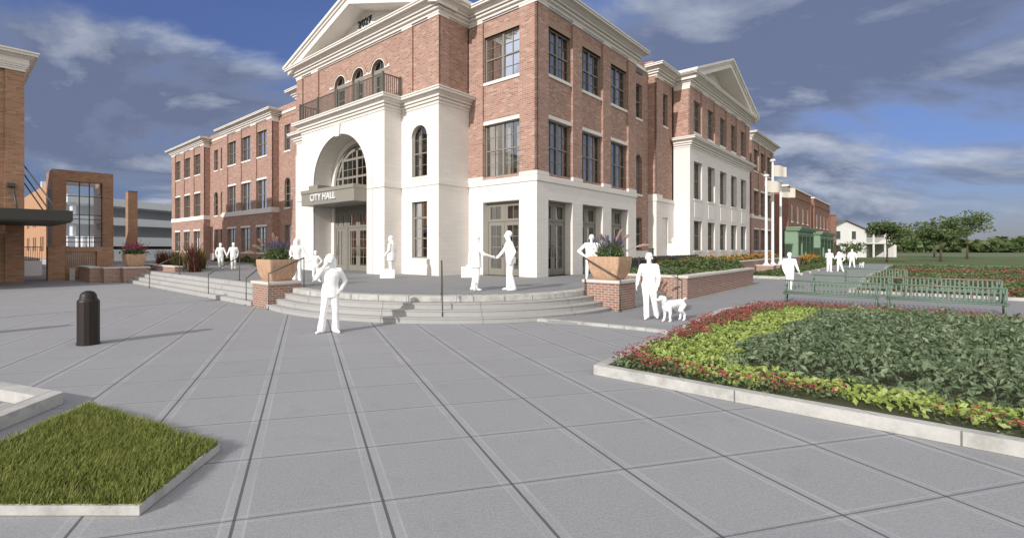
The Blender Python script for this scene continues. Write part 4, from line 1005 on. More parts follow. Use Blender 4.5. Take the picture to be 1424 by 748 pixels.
tag(leaves_mesh('far_woods', P, 2.4, M['midgreen'], asp=.7), kind='stuff')
sheet('lawn', wp((57, -40), (140, -40), (140, -4), (100, -1.2), (57, -1.2)), .005, M['lawnflat'])
# ================================================================== SHOPS, HOUSE
def shop(a0, a1, g0, g1, b, zt, zg, label, nwin):
    t = abthing('shop_building', a0, b, 0, label, 'shop', 'two storey shops along the street'); L = a1-a0
    F = Face('R', 0); mb = MB(); wins = []
    for i in range(nwin):
        c = L*(i+.75)/(nwin+.5); wins.append((c-.55, c+.55))
    ops = [dict(u0=a, u1=b_, z0=zg+.9, z1=zg+3.4, rd=.18, arch=True) for a, b_ in wins]
    wall(mb, F, 0, L, 0, zt, ops); mb.quad((0, 0, 0), (0, 14, 0), (0, 14, zt), (0, 0, zt)); mb.quad((L, 0, 0), (L, 14, 0), (L, 14, zt), (L, 0, zt)); mb.quad((0, 14, 0), (L, 14, 0), (L, 14, zt), (0, 14, zt))
    F.box(mb, 0, L, zt-1.1, zt-.85, -.08, .01); F.box(mb, .0, .7, zg, zt-1.1, -.07, .01); F.box(mb, L-.7, L, zg, zt-1.1, -.07, .01)
    mb.build('brick_wall', M['shopbrick'], t, normals=False)
    mb = MB(); mb.box(-.12, L+.12, -.14, 14.1, zt, zt+.22); mb.build('roof_coping', M['trim'], t)
    for o in ops:
        m = MB(); F.box(m, o['u0'], o['u0']+.3, o['z0'], o['z1']-.55, .06, .14); F.box(m, o['u1']-.3, o['u1'], o['z0'], o['z1']-.55, .06, .14)
        P = arch_pts(o['u0'], o['u1'], o['z1']); m.add([F(*p, .08) for p in P], [tuple(range(len(P)))]); F.box(m, o['u0']-.1, o['u1']+.1, o['z0']-.18, o['z0'], -.06, .1)
        w_ = m.build('window', M['whitewood'], t); m = MB(); m.quad(*[F(u, z, .12) for u, z in ((o['u0'], o['z0']), (o['u1'], o['z0']), (o['u1'], o['z1']-.5), (o['u0'], o['z1']-.5))]); m.build('pane', M['shopglass'], w_, normals=False)
    x0, x1 = g0-a0, g1-a0; d = -1.15; G = Face('R', d); m = MB(); lw = x1-x0
    nb = 4; op = [(x0+lw*(.06+.235*i), x0+lw*(.06+.235*i)+lw*.185) for i in range(nb)]
    oo = [dict(u0=p, u1=q, z0=.55 if i not in (1, 2) else .05, z1=zg-1.2, rd=.25) for i, (p, q) in enumerate(op)]
    wall(m, G, x0, x1, 0, zg-.5, oo); m.quad((x0, d, 0), (x0, .2, 0), (x0, .2, zg-.5), (x0, d, zg-.5)); m.quad((x1, d, 0), (x1, .2, 0), (x1, .2, zg-.5), (x1, d, zg-.5))
    for p, q in zip([x0]+[o[1] for o in op], [o[0] for o in op]+[x1]): G.box(m, p+.05, q-.05, .02, zg-1.0, -.06, .01)
    G.box(m, x0-.02, x1+.02, zg-1.0, zg-.8, -.1, .02)
    st = m.build('storefront', M['green'], t, normals=False)
    m = MB(); m.box(x0-.25, x1+.25, d-.28, .0, zg-.5, zg-.3); m.box(x0-.38, x1+.38, d-.42, .0, zg-.3, zg-.12); m.box(x0-.45, x1+.45, d-.5, .0, zg-.12, zg); m.build('storefront_cornice', M['green'], st)
    for o in oo:
        m = MB(); m.quad(*[G(u, z, .2) for u, z in ((o['u0'], o['z0']), (o['u1'], o['z0']), (o['u1'], o['z1']), (o['u0'], o['z1']))]); sp_ = m.build('shop_window', M['shopglass'], t, normals=False)
        m = MB(); um = (o['u0']+o['u1'])/2; G.box(m, um-.04, um+.04, o['z0'], o['z1'], .12, .195); G.box(m, o['u0'], o['u1'], o['z1']-.75, o['z1']-.67, .12, .194); m.build('mullion', M['green'], sp_)
    return t
shop(59.5, 79.0, 58.7, 72.0, .35, 9.9, 4.55, 'brick shop with green storefront and arched white windows, nearer the city hall', 4)
shop(82.0, 102., 78.6, 96.0, .35, 9.9, 4.4, 'brick shop with green storefront farther along the street, right of its twin', 4)
t = abthing('link_wall', 79.05, 2.2, 0, 'narrow pale panelled wall in the gap between the two brick shops', 'wall'); m = MB(); m.box(0, 2.9, 0, .4, 0, 8.6); m.build('panel', M['whitewood'], t); m = MB(); m.box(-.0, 2.9, -.1, .5, 8.6, 8.8); m.build('roof_coping', M['trim'], t)
# white gabled house with a two storey porch
HX, HY = 74.4, 92.
t = empty('white_house', (HX, HY, 0), R(8), 'white gabled clapboard house with two storey porch and brick chimney', 'house')
m = MB(); m.add([(x, y, z) for y in (0, 12) for x, z in ((0, 0), (9, 0), (9, 5.3), (4.2, 7.0), (0, 5.3))], [(0,1,2,3,4), (9,8,7,6,5), (0,5,6,1), (1,6,7,2), (0,4,9,5)]); m.build('wall', M['whitewood'], t)
m = MB(); m.add([(-.4, -.4, 5.2), (4.2, -.4, 7.15), (9.4, -.4, 5.2), (-.4, 12.4, 5.2), (4.2, 12.4, 7.15), (9.4, 12.4, 5.2)], [(0,1,4,3), (1,2,5,4)]); rfo = m.build('roof', M['roof'], t, normals=False)
sol = rfo.modifiers.new('s', 'SOLIDIFY'); sol.thickness = .15
m = MB(); m.box(.3, 1.4, -.9, .0, 0, 7.9); m.box(.2, 1.5, -1.0, .1, 7.9, 8.1); m.build('chimney', M['shopbrick'], t)
m = MB(); m.box(9.02, 17, 1.0, 6, 2.6, 2.85); m.box(8.9, 17.2, .8, 6.2, 5.3, 5.6); m.box(16.8, 17., 1, 6, 0, 5.3); m.box(9.02, 17, 5.8, 6., 0, 5.3)
m.build('porch', M['whitewood'], t)
for x in (9.4, 12.0, 14.6, 16.6): m = MB(); m.box(x-.11, x+.11, 1.05, 1.27, 0, 5.3); m.build('porch_column', M['whitewood'], t)
m = MB()
for i in range(54): m.box(9.5+i*.135, 9.53+i*.135, 1.1, 1.13, 2.9, 3.7)
m.box(9.4, 16.8, 1.08, 1.16, 3.7, 3.78); m.build('porch_railing', M['whitewood'], t)
for x0, z0 in ((2.2, 3.4), (5.6, 3.4), (2.2, .8), (5.6, .8)):
    m = MB(); m.box(x0, x0+1.1, -.06, .05, z0, z0+1.7); w_ = m.build('window', M['whitewood'], t); m = MB(); m.quad((x0+.1, -.08, z0+.1), (x0+1., -.08, z0+.1), (x0+1., -.08, z0+1.6), (x0+.1, -.08, z0+1.6)); m.build('pane', M['shopglass'], w_, normals=False)
# ---- trees
def tree(x, y, h, cr, label, n=1700, size=.3, mat='midgreen', group='street trees past the walk', ch=.55, z=0.):
    t = empty('young_tree', (x, y, z), 0, label, 'tree', group)
    m = MB(); th = h*(1-ch)
    pts = [Vector((0, 0, -.05)), Vector((.03*h*.3, 0, th*.6)), Vector((.0, .02*h*.3, th)), Vector((.02, 0, h*.85))]
    rr = [.026*h*.6+.03, .02*h*.6+.02, .015*h*.6+.015, .01]
    for i in range(3): m.tube(pts[i], pts[i+1], rr[i], rr[i+1], n=7)
    cl_ = []
    nb = 11
    for i in range(nb):
        az = i*2.4+rng.uniform(-.3, .3); hz = th+(h-th)*rng.uniform(.0, .75); L = cr*rng.uniform(.6, 1.)*(1-.35*(hz-th)/(h-th))
        e = Vector((math.cos(az)*L, math.sin(az)*L, hz+L*rng.uniform(.0, .35))); s_ = Vector((0, 0, hz-.1*h*.3)); md = s_.lerp(e, .5)+Vector((0, 0, .08*L))
        m.tube(s_, md, .014*h*.4+.008, .012, n=5); m.tube(md, e, .012, .006, n=4)
        cl_ += [(e, .36*cr), (md, .32*cr)]
    cl_ += [(Vector((0, 0, h*.9)), .4*cr)]
    m.build('trunk', M['bark'], t)
    P = []
    for c, r in cl_:
        k = n//len(cl_); q = rng.normal(size=(k, 3)); q /= np.linalg.norm(q, axis=1)[:, None]; q *= (rng.uniform(.2, 1, k)**.5)[:, None]*r*np.array([1, 1, .62]); P.append(q+np.array(c))
    leaves_mesh('crown', np.vstack(P), size, M[mat], t, asp=.55, up=.2)
tree(46.9, 55.0, 2.5, .95, 'small airy tree left of its neighbour in front of the green shops', 420, .2)
tree(49.6, 57.0, 2.7, 1.2, 'small spreading tree in front of the white house', 560, .2)
for k, (x, y, h, cr, lb) in enumerate(((58, 62, 5.4, 2.4, 'young round tree on the lawn right of the white house porch'), (69, 66, 6.2, 2.8, 'taller loose tree at the right edge of the far lawn'), (95, 92, 6.5, 3., 'loose tree farthest back on the right lawn'), (88, 80, 8, 3.6, 'large loose tree behind the right lawn by the street end'))):
    tree(x, y, h, cr, lb, 1800, .36, group='trees on the right lawn')
# ================================================================== LEFT SIDE
t = abthing('brick_building', -15.0, 23.6, 0, 'brown brick building at the left edge with white cornice and dark canopy', 'building')
F = Face('R', 0.); m = MB(); L0 = -30.
wall(m, F, L0, 0, 0, 11.75, (), .12); F.box(m, -.82, 0, 0, 11.72, 0, .14); F.box(m, -6.5, -5.2, 0, 11.72, 0, .14)
m.quad((0, 0, 0), (0, 11, 0), (0, 11, 12.3), (0, 0, 12.3)); m.quad((L0, 0, 0), (L0, 11, 0), (L0, 11, 12.3), (L0, 0, 12.3)); m.quad((L0, 22, 0), (0, 11, 0), (0, 11, 12.3), (L0, 22, 12.3))
m.build('brick_wall', M['brown'], t, normals=False)
prof = [(0, 11.7), (.05, 11.7), (.05, 11.82), (.10, 11.84), (.10, 11.92), (.15, 11.94), (.15, 12.0), (.17, 12.02), (.2, 12.08), (.2, 12.36), (.3, 12.4), (.36, 12.46), (.46, 12.5), (.55, 12.52), (.55, 12.6), (.62, 12.66), (.62, 12.74), (-.2, 12.8)]
m = MB(); mould(m, [(L0, 0), (0, 0), (0, 11)], prof, 1); m.build('cornice', M['trim'], t)
m = MB(); m.box(L0+.5, -.5, .4, 10.5, 12.3, 12.7); m.box(L0+1, -1.2, .2, 8, 12.7, 13.45); m.build('roof', M['roof'], t)
m = MB(); m.box(L0, 1.3, -6.0, -.02, 3.2, 3.72); m.box(.05, 1.3, -.02, 2.0, 3.2, 3.72); m.box(L0, 1.25, -5.95, -.1, 3.14, 3.2); cpy = m.build('canopy', M['darkcanopy'], t, bevel=.01)
m = MB()
for b0, b1, z in ((.3, -3.2, 6.6), (1.0, -.9, 6.3), (1.7, 1.0, 6.0)): m.tube((.0, b0+.2, z), (1.15, b1, 3.72), .035, n=6)
m.tube((-.5, -.15, 5.35), (-.35, -.9, 3.7), .05, n=6); m.box(-.75, -.4, -.3, 0, 5.25, 5.45); m.build('tie_rods', M['rail'], cpy)
# gate piers, beam and railing beside that building
wall_thing('brick_gate_pier', -13.95, -13.15, 23.62, 24.4, 0, 1.98, 'brown brick gate pier with flat top just right of the passage', 'pier', 'brown', 0)
t = abthing('brick_screen_wall', -13.1, 23.9, 0, 'brown brick screen wall with a top beam over white railing bars', 'wall'); m = MB(); m.box(0, 2.4, 0, .4, 1.70, 1.96); m.box(1.55, 2.45, .002, .398, 0, 1.70); m.box(0, 1.55, .0, .4, 0, .8); m.build('brick_body', M['brown'], t)
m = MB()
for i in range(16): m.tube((.08+i*.094, .2, .8), (.08+i*.094, .2, 1.7), .012, n=6)
m.tube((0, .2, 1.55), (1.55, .2, 1.55), .018, n=6); m.build('railing', M['steel'], t)
wall_thing('low_brick_wall', -12.55, -12.1, 20.25, 23.5, 0, .86, 'low brick wall with pale cap between the gate pier and the steps', 'wall')
wall_thing('brick_pedestal', -12.05, -11.28, 19.42, 20.2, 0, .84, 'low brick block with pale cap joining the low wall to the far left pedestal', 'pedestal')
wall_thing('stone_bollard', -13.0, -12.75, 23.2, 23.45, 0, .72, 'short pale square stone post at the end of the low brick wall', 'post', 'kerbstone', 0)
wall_thing('planter_edge_wall', -9.6, -9.25, 15.9, 21.5, T-.05, .94, 'low dark brick planter edge with pale cap below the reddish grasses', 'planter wall')
wall_thing('low_concrete_wall', -17., -13.4, 31., 31.3, 0, 1.0, 'plain grey concrete wall seen through the passage under the canopy', 'wall', 'garage', 0)
t = abthing('metal_railing', -17., 31.15, 1.0, 'dark picket railing on top of the grey concrete wall in the passage', 'railing'); m = MB()
for i in range(31): m.tube((i*.12, 0, 0), (i*.12, 0, .95), .012, n=5)
m.tube((0, 0, .95), (3.6, 0, .95), .025, n=6); m.tube((0, 0, .1), (3.6, 0, .1), .02, n=6); m.build('pickets', M['rail'], t)
# spiky plants in the bed by the left side steps
lst = [(-8.8+rng.uniform(-.1, 1.6), b_, i) for i, b_ in enumerate(np.linspace(21.2, 16.4, 15))]
for i, (a_, b_, k) in enumerate(lst):
    nm = ('burgundy', 'ochre')[(i*7 % 5) in (1, 3)] if i < 11 else 'ochre'
    t = abthing('spiky_plant', a_, b_, T, '%s spiky grass clump in the bed behind the far left steps' % ('reddish brown' if nm == 'burgundy' else 'yellowish green'), 'plant', '%s spiky clumps in the left bed' % ('reddish' if nm == 'burgundy' else 'yellowish'))
    base = np.concatenate([rng.normal(0, .12, (90, 2)), np.full((90, 1), .1)], 1); blades_mesh('blades', base, .85, .05, M[nm], t, .55)
t = abthing('spiky_plant', -8.75, 15.5, T, 'large reddish spiky plant standing at the right end of the planter edge', 'plant')
base = np.concatenate([rng.normal(0, .12, (150, 2)), np.full((150, 1), -.02)], 1); blades_mesh('blades', base, 1.25, .07, M['burgundy'], t, .5)
bed('hedge_bed', [(.0, 25.5), (.9, 25.5), (.9, 36.5), (0., 36.5)], 5000, .16, M['midgreen'], .75, T-.1, s=4)
bed('hedge_bed', [(-3.3, 17.3), (-.4, 17.3), (-.4, 21.0), (-3.3, 21.0)], 2500, .16, M['midgreen'], .6, T-.1, s=6)
# ---- glazed brick frame, pillar, tanks, orange building, parking garage
t = abthing('brick_frame_tower', -12.2, 36., 0, 'tan brick frame tower open around a tall glazed screen', 'building'); m = MB()
F = Face('R', 0.); F.box(m, 0, .86, 0, 8.05, 0, 3.4); F.box(m, 3.28, 4.05, 0, 8.05, 0, 3.4); F.box(m, .86, 3.28, 7.2, 8.05, 0, .7); F.box(m, .86, 3.28, 7.2, 8.05, 2.7, 3.4); F.box(m, .86, 3.28, 0, 1.9, .01, .5)
m.build('brick_body', M['brown'], t)
m = MB(); 
for u in (1.75, 2.42): F.box(m, u-.035, u+.035, 1.9, 7.2, .2, .3)
for z in (2.35, 2.7, 4.2, 4.55, 6.05): F.box(m, .86, 3.28, z-.03, z+.03, .205, .295)
g_ = m.build('glazing_bars', M['rail'], t); m = MB(); m.quad(*[F(u, z, .25) for u, z in ((.86, 1.9), (3.28, 1.9), (3.28, 7.2), (.86, 7.2))]); m.build('pane', M['clearglass'], g_, normals=False)
m = MB(); m.box(-.03, .01, 1.1, 2.3, 1.0, 6.6); sw = m.build('side_window', M['shopglass'], t); m = MB(); m.box(-.06, -.031, 1.66, 1.74, 1.0, 6.6); m.box(-.06, -.032, 1.1, 2.3, 2.5, 2.6); m.box(-.06, -.032, 1.1, 2.3, 4.4, 4.5); m.build('mullion', M['rail'], sw)
t = abthing('brick_pillar', -6.16, 39.96, 0, 'free standing square tan brick pillar right of the glazed frame tower', 'pillar'); m = MB(); m.box(0, .78, 0, .9, 0, 7.1); m.build('shaft', M['brown'], t); m = MB(); m.box(-.02, .80, -.02, .92, 7.1, 7.16); m.build('coping', M['roof'], t)
lab_t = ['white cylindrical tank seen through the glass, leftmost of the five', 'white cylindrical tank seen through the glass, second from the left', 'white cylindrical tank seen through the glass, middle of the five', 'white cylindrical tank seen through the glass, second from the right', 'white cylindrical tank seen through the glass, rightmost of the five']
for i, px in enumerate((108, 115.5, 125, 132, 139)):
    x = (px-600)/677*62; t = empty('storage_tank', (x, 62, 0), 0, lab_t[i], 'tank', 'white tanks in front of the parking garage'); m = MB(); m.lathe((0, 0, 0), [(.24, 0), (.24, 3.2), (.2, 3.3), (0, 3.32)], 16); m.build('shell', M['silo'], t)
    m = MB(); m.lathe((0, 0, 0), [(.3, 0), (.3, .15), (.24, .15)], 16); m.build('foot', M['garage'], t)
t = empty('parking_garage', (-49., 75., 0), R(90-18.2), 'pale grey parking garage with three long open decks', 'garage')
# local x runs along the facade away to the right, local +y to the left/back
m = MB()
for z0, z1 in ((8.27, 9.4), (5.34, 6.54), (2.1, 3.55)): m.box(-7, 60, -.15, .1, z0, z1)
m.box(-7, 60, .1, 4, 8.27, 8.6); m.box(-7, 60, .1, 4, 5.4, 5.75); m.box(-7, 60, .1, 4, 2.3, 2.6); m.build('deck', M['garage'], t)
for x in range(-6, 60, 9): m = MB(); m.box(x, x+.5, .3, .9, 0, 8.27); m.build('column', M['garage'], t)
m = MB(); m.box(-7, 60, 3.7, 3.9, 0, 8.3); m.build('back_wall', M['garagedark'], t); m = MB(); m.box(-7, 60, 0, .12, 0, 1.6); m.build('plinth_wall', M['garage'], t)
X0 = (64-600)/677*80
t = empty('orange_brick_building', (X0+.3, 80.2, 0), R(45), 'low orange brick building with paired windows behind the passage', 'building'); F = Face('L', 0.); m = MB()
wn = [(u, z) for u in (6., 8.6, 16., 18.6, 26., 28.6) for z in (1.2, 5.7)]
wall(m, F, 0, 50, 0, 12.6, [dict(u0=u, u1=u+1.6, z0=z, z1=z+2.6, rd=.2) for u, z in wn]); m.quad((0, 0, 0), (2.6, 0, 0), (2.6, 0, 12.6), (0, 0, 12.6)); m.quad((2.6, 0, 0), (2.6, 50, 0), (2.6, 50, 12.6), (2.6, 0, 12.6)); m.build('brick_wall', M['orange'], t, normals=False)
for u, z in wn:
    m = MB(); F.box(m, u, u+1.6, z, z+2.6, .1, .16); w_ = m.build('window', M['frame'], t); m = MB(); m.quad(F(u+.1, z+.1, .09), F(u+1.5, z+.1, .09), F(u+1.5, z+2.5, .09), F(u+.1, z+2.5, .09)); m.build('pane', M['shopglass'], w_, normals=False)
m = MB(); m.box(.01, 2.59, .01, 49.99, 12.3, 12.59); rr_ = m.build('roof', M['roof'], t)
for u in (6., 14.): m = MB(); m.box(.6, 1.8, u, u+1.2, 12.6, 14.2); m.build('roof_vent', M['silo'], rr_)
# ---- bollards, lamp post off to the left, kerb frame, raised lawn
def bollard(x, y, label):
    t = empty('bollard', (x, y, 0), 0, label, 'bollard', 'dark brown bollards on the plaza')
    m = MB(); m.lathe((0, 0, 0), [(.205, 0), (.205, .04), (.195, .05), (.195, .86), (.19, .875)], 14, smooth=False); m.build('post', M['bronze'], t)
    m = MB(); m.lathe((0, 0, 0), [(.185, .87), (.15, .92), (.148, .925), (.148, .95), (.135, 1.0), (.10, 1.04), (.05, 1.062), (0, 1.068)], 20); m.build('domed_cap', M['bronze'], t)
bollard(-6.85, 9.72, 'dark brown domed bollard on the open plaza at the left')
bollard(-10.6, 10.3, 'dark brown domed bollard past the left edge of the plaza view')
t = empty('lamp_post', (-14.6, 10.4, 0), 0, 'tall dark lamp post past the left edge of the plaza view', 'lamp post'); m = MB(); m.lathe((0, 0, 0), [(.14, 0), (.12, .5), (.06, .6), (.045, 4.2)], 10); m.build('pole', M['bronze'], t); m = MB(); m.lathe((0, 0, 4.2), [(.1, 0), (.22, .1), (.2, .4), (.05, .5)], 10); m.build('lantern', M['bronze'], t)
KF = [(-4.54, 6.0), (-8.6, 7.62), (-8.6, 3.2), (-4.56, 3.2)]
ring_kerb('stone_kerb_frame', KF, .22, -.02, .15, M['kerbstone'], fr=lambda *p: [tuple(q) for q in p])
LW = [(-4.07, 5.80), (-2.92, 5.13), (-2.0, 4.60), (-2.1, 3.5), (-4.16, 3.5)]
ring_kerb('lawn_kerb', LW, .03, 0, .075, M['kerbstone'], fr=lambda *p: [tuple(q) for q in p])
sheet('raised_lawn', inset(LW, .025), .065, M['soil'])
P = scatter(inset(LW, .01), 42000); P = P[rng.uniform(size=len(P)) < .75+.35*wave(P, 5, 2)]; tag(blades_mesh('grass', np.stack([P[:, 0], P[:, 1], np.full(len(P), .06)], 1), .06, .007, M['grass'], None, .9), kind='stuff')
#@@PEOPLE
# ================================================================== PEOPLE (plain white figures)
def remeshed(mb, name, vox, mat, it=4):
    o = mb.build(name, mat); m = o.modifiers.new('r', 'REMESH'); m.mode = 'VOXEL'; m.voxel_size = vox; m.use_smooth_shade = True
    s_ = o.modifiers.new('s', 'SMOOTH'); s_.iterations = it; s_.factor = .5
    bpy.context.view_layer.update()
    me = bpy.data.meshes.new_from_object(o.evaluated_get(bpy.context.evaluated_depsgraph_get()))
    o.modifiers.clear(); old = o.data; o.data = me; bpy.data.meshes.remove(old); me.name = name
    me.materials.clear(); me.materials.append(mat); return o
def loft(mb, rings, n=16):
    vs = []; fs = []
    for cx, cy, z, rx, ry in rings:
        for i in range(n):
            q = 2*math.pi*i/n; vs.append((cx+rx*math.cos(q), cy+ry*math.sin(q), z))
    for j in range(len(rings)-1):
        for i in range(n): fs.append((j*n+i, j*n+(i+1) % n, (j+1)*n+(i+1) % n, (j+1)*n+i))
    fs += [tuple(range(n-1, -1, -1)), tuple((len(rings)-1)*n+i for i in range(n))]; mb.add(vs, fs)
def limb(mb, *pr):
    for i, (p, r) in enumerate(pr):
        mb.ball(p, r, 12, 8)
        if i: mb.tube(pr[i-1][0], p, pr[i-1][1], r, n=12)
V = Vector
def hand(mb, w, d, side, curl=.5, fr=.0092, grip=False):
    """palm, four unequal bent fingers and a thumb leaving the side of the palm"""
    d = V(d).normalized(); pn = V((-side, 0, 0)); pn = (pn-d*pn.dot(d))
    if pn.length < .2: pn = V((0, 0, -1)); pn = pn-d*pn.dot(d)
    pn.normalize(); lat = d.cross(pn)*side
    if lat.dot(V((0, 1, 0))) < 0: lat = -lat
    c = w+d*.055
    for k in (-.026, -.009, .009, .026): mb.tube(w+lat*k*.7, w+d*.092+lat*k, .014, .0125, n=8); mb.ball(w+d*.092+lat*k, .0125, 8, 6)
    for k, L in ((.027, .070), (.009, .079), (-.009, .073), (-.027, .057)):
        b = w+d*.094+lat*k*1.12; d1 = (d+pn*curl*.5).normalized(); d2 = (d+pn*curl*1.6).normalized(); d3 = (d*.3+pn*max(.1, curl*2.4)).normalized() if grip else d2
        limb(mb, (b, fr*1.05), (b+d1*L*.45, fr), (b+d1*L*.45+d2*L*.32, fr*.95), (b+d1*L*.45+d2*L*.32+d3*L*.23, fr*.85))
    tb = w+d*.03+lat*.028; t1 = (lat*.75+d*.65+pn*.3).normalized(); t2 = (d*.9+lat*.25+pn*.4).normalized()
    limb(mb, (tb, .0135), (tb+t1*.036, .0118), (tb+t1*.036+t2*.032, .0095))
def person(label, x, y, z, h, yaw, arms, legs, hair='short', vox=.010, coat=False, head=(0, 0), lean=(0, 0), wide=1., flare=.055, bag=False, group=None, curl=.5, grips=(0, 0), female=False):
    """arms: ((elbow, wrist) right, left); legs: ((knee, ankle, toe yaw) right, left); right is +x, forward is +y"""
    wide *= 1.07; s = h/1.75; mb = MB(); fr = max(.0092, vox*.95)
    lx_, ly_ = lean; sh = lambda zz: (lx_*(zz-.93), ly_*(zz-.93))
    R_ = []
    for zz, rx, ry, oy in ((.80, .165, .125, 0), (.88, .175, .13, -.01), (.96, .165, .122, -.008), (1.06, .142 if female else .152, .108, 0), (1.17, .155, .115, .004), (1.29, .178, .122, .004), (1.38, .178, .105, -.006), (1.435, .14, .08, -.012), (1.46, .08, .06, -.012)):
        ox, oy2 = sh(zz); w = wide if zz > .95 else 1+(wide-1)*.5
        R_.append((ox, oy+oy2, zz, rx*w, ry*w))
    loft(mb, R_)
    if coat:
        loft(mb, [(sh(.72)[0], sh(.72)[1], .72, .205*wide, .15*wide), (sh(.9)[0], sh(.9)[1], .9, .19*wide, .145*wide), (sh(1.1)[0], sh(1.1)[1], 1.1, .175*wide, .13*wide), (sh(1.3)[0], sh(1.3)[1], 1.3, .19*wide, .13*wide)])
    nx, ny = sh(1.46); hx, hy = head; hc = V((nx+hx*.06, ny+.018+hy*.06, 1.625))
    limb(mb, (V((nx, ny-.012, 1.43)), .062), (V((nx+hx*.02, ny, 1.53)), .055))
    # head with face
    f = V((hx*.9, 1.0-.3*abs(hx), 0)).normalized(); rt = V((f.y, -f.x, 0)); up = V((0, 0, 1)); tilt = (f*.22*hy*-1)
    def hp_(a, b, c): return hc+(rt*a+f*b+up*c)*1.07
    mb.ball(hp_(0, -.012, .025), .1, 16, 12, (.80, .98, .98)); mb.ball(hp_(0, .022, -.045), .068, 14, 10, (.9, 1., 1.15)); mb.ball(hp_(0, .05, -.105), .03, 10, 8, (1.1, .9, .8))
    limb(mb, (hp_(0, .088, .02), .010), (hp_(0, .108, -.026), .0155)); limb(mb, (hp_(-.022, .078, -.066), .009), (hp_(.022, .078, -.066), .009))
    for sg in (-1, 1):
        mb.ball(hp_(sg*.030, .075, .014), .0135, 8, 6); limb(mb, (hp_(sg*.016, .088, .034), .010), (hp_(sg*.045, .074, .034), .009)); mb.ball(hp_(sg*.082, -.008, -.01), .026, 10, 8, (.45, .7, 1.15))
    if hair == 'short': mb.ball(hp_(0, -.022, .045), .106, 16, 12, (.84, .98, .93))
    elif hair == 'bob':
        mb.ball(hp_(0, -.028, .035), .118, 16, 12, (.95, 1., 1.)); limb(mb, (hp_(-.085, -.02, .0), .052), (hp_(-.092, -.015, -.11), .045)); limb(mb, (hp_(.085, -.02, .0), .052), (hp_(.092, -.015, -.11), .045)); limb(mb, (hp_(0, -.075, .0), .07), (hp_(0, -.075, -.11), .062))
    elif hair == 'long':
        mb.ball(hp_(0, -.024, .035), .112, 16, 12, (.9, 1, 1)); limb(mb, (hp_(0, -.07, .0), .075), (hp_(0, -.095, -.16), .065), (hp_(0, -.085, -.26), .04))
    elif hair == 'cap':
        mb.ball(hp_(0, -.015, .05), .108, 16, 12, (.86, .98, .85)); limb(mb, (hp_(-.04, .09, .055), .012), (hp_(.04, .09, .055), .012)); limb(mb, (hp_(-.03, .13, .05), .01), (hp_(.03, .13, .05), .01))
    sw = .170*wide
    for sg, (e, w), g in ((1, arms[0], grips[0]), (-1, arms[1], grips[1])):
        sx, sy = sh(1.4); S_ = V((sx+sg*sw, sy-.01, 1.395)); e = V(e); w = V(w)
        limb(mb, (V((sx+sg*.09, sy-.01, 1.41)), .062), (S_, .070), (S_.lerp(e, .5), .062), (e, .053), (e.lerp(w, .45), .049), (w, .035))
        d = (w-e).normalized(); mb.tube(w-d*.05, w-d*.012, .041, .041, n=12); hand(mb, w, d, sg, .9 if g else curl, fr, bool(g))
    for sg, (k, a, ty) in ((1, legs[0]), (-1, legs[1])):
        hp0 = V((sg*.088, 0, .90)); k = V(k); a = V(a)
        limb(mb, (hp0, .105), (hp0.lerp(k, .45), .092), (k, .074), (k.lerp(a, .35), .073), (k.lerp(a, .8), flare*1.08), (a+V((0, 0, .0)), flare*1.1))
        t = V((math.sin(ty)*-1, math.cos(ty), 0)); b = V((a.x, a.y, a.z-.08))
        limb(mb, (b+V((0, 0, .045))-t*.045, .040), (b+V((0, 0, .045))+t*.06, .042), (b+V((0, 0, .030))+t*.165, .029)); limb(mb, (b+V((0, 0, .016))-t*.05, .016), (b+V((0, 0, .016))+t*.17, .016))
    if bag:
        limb(mb, (V((-.17, .1, 1.38)), .014), (V((.0, .125, 1.2)), .014), (V((.19, .08, .95)), .014)); limb(mb, (V((.22, -.08, .9)), .05), (V((.22, .1, .9)), .05), (V((.23, .0, .78)), .06))
    mb.v = [(p[0]*s, p[1]*s, p[2]*s) for p in mb.v]
    o = remeshed(mb, 'person', vox, M['white']); o.location = (x, y, z); o.rotation_euler = (0, 0, yaw)
    return tag(o, label, 'person', group)
def facecam(x, y, off=0.): return math.atan2(x, -y)+off
ST = (((.10, .0, .49), (.105, -.02, .08), -.25), ((-.10, .0, .49), (-.105, -.02, .08), .25))
DOWN = (((.25, -.02, 1.13), (.25, .05, .88)), ((-.25, -.02, 1.13), (-.25, .05, .88)))
# front person with a phone
px_, py_ = -2.29, 11.02
person('white figure of a person on the open plaza holding a phone to the ear', px_, py_, 0, 1.76, facecam(px_, py_, .12),
       (((.33, .13, 1.23), (.140, .12, 1.50)), ((-.355, -.10, 1.15), (-.225, .08, .96))), (((.15, .05, .50), (.20, -.02, .08), -.75), ((-.11, .06, .50), (-.12, .0, .08), .35)), 'bob', .0075, flare=.082, female=True, wide=1.14, grips=(1, 0))
yw = facecam(px_, py_, .12); m = MB(); m.box(-.012, .012, -.035, .035, -.07, .07); ph = m.build('phone', M['white'], bevel=.006)
ph.location = V((px_, py_, 0))+Matrix.Rotation(yw, 3, 'Z') @ V((.118, .10, 1.60)); ph.rotation_euler = (R(-20), R(18), yw); tag(ph, 'white phone held to the ear by the person on the open plaza', 'phone')
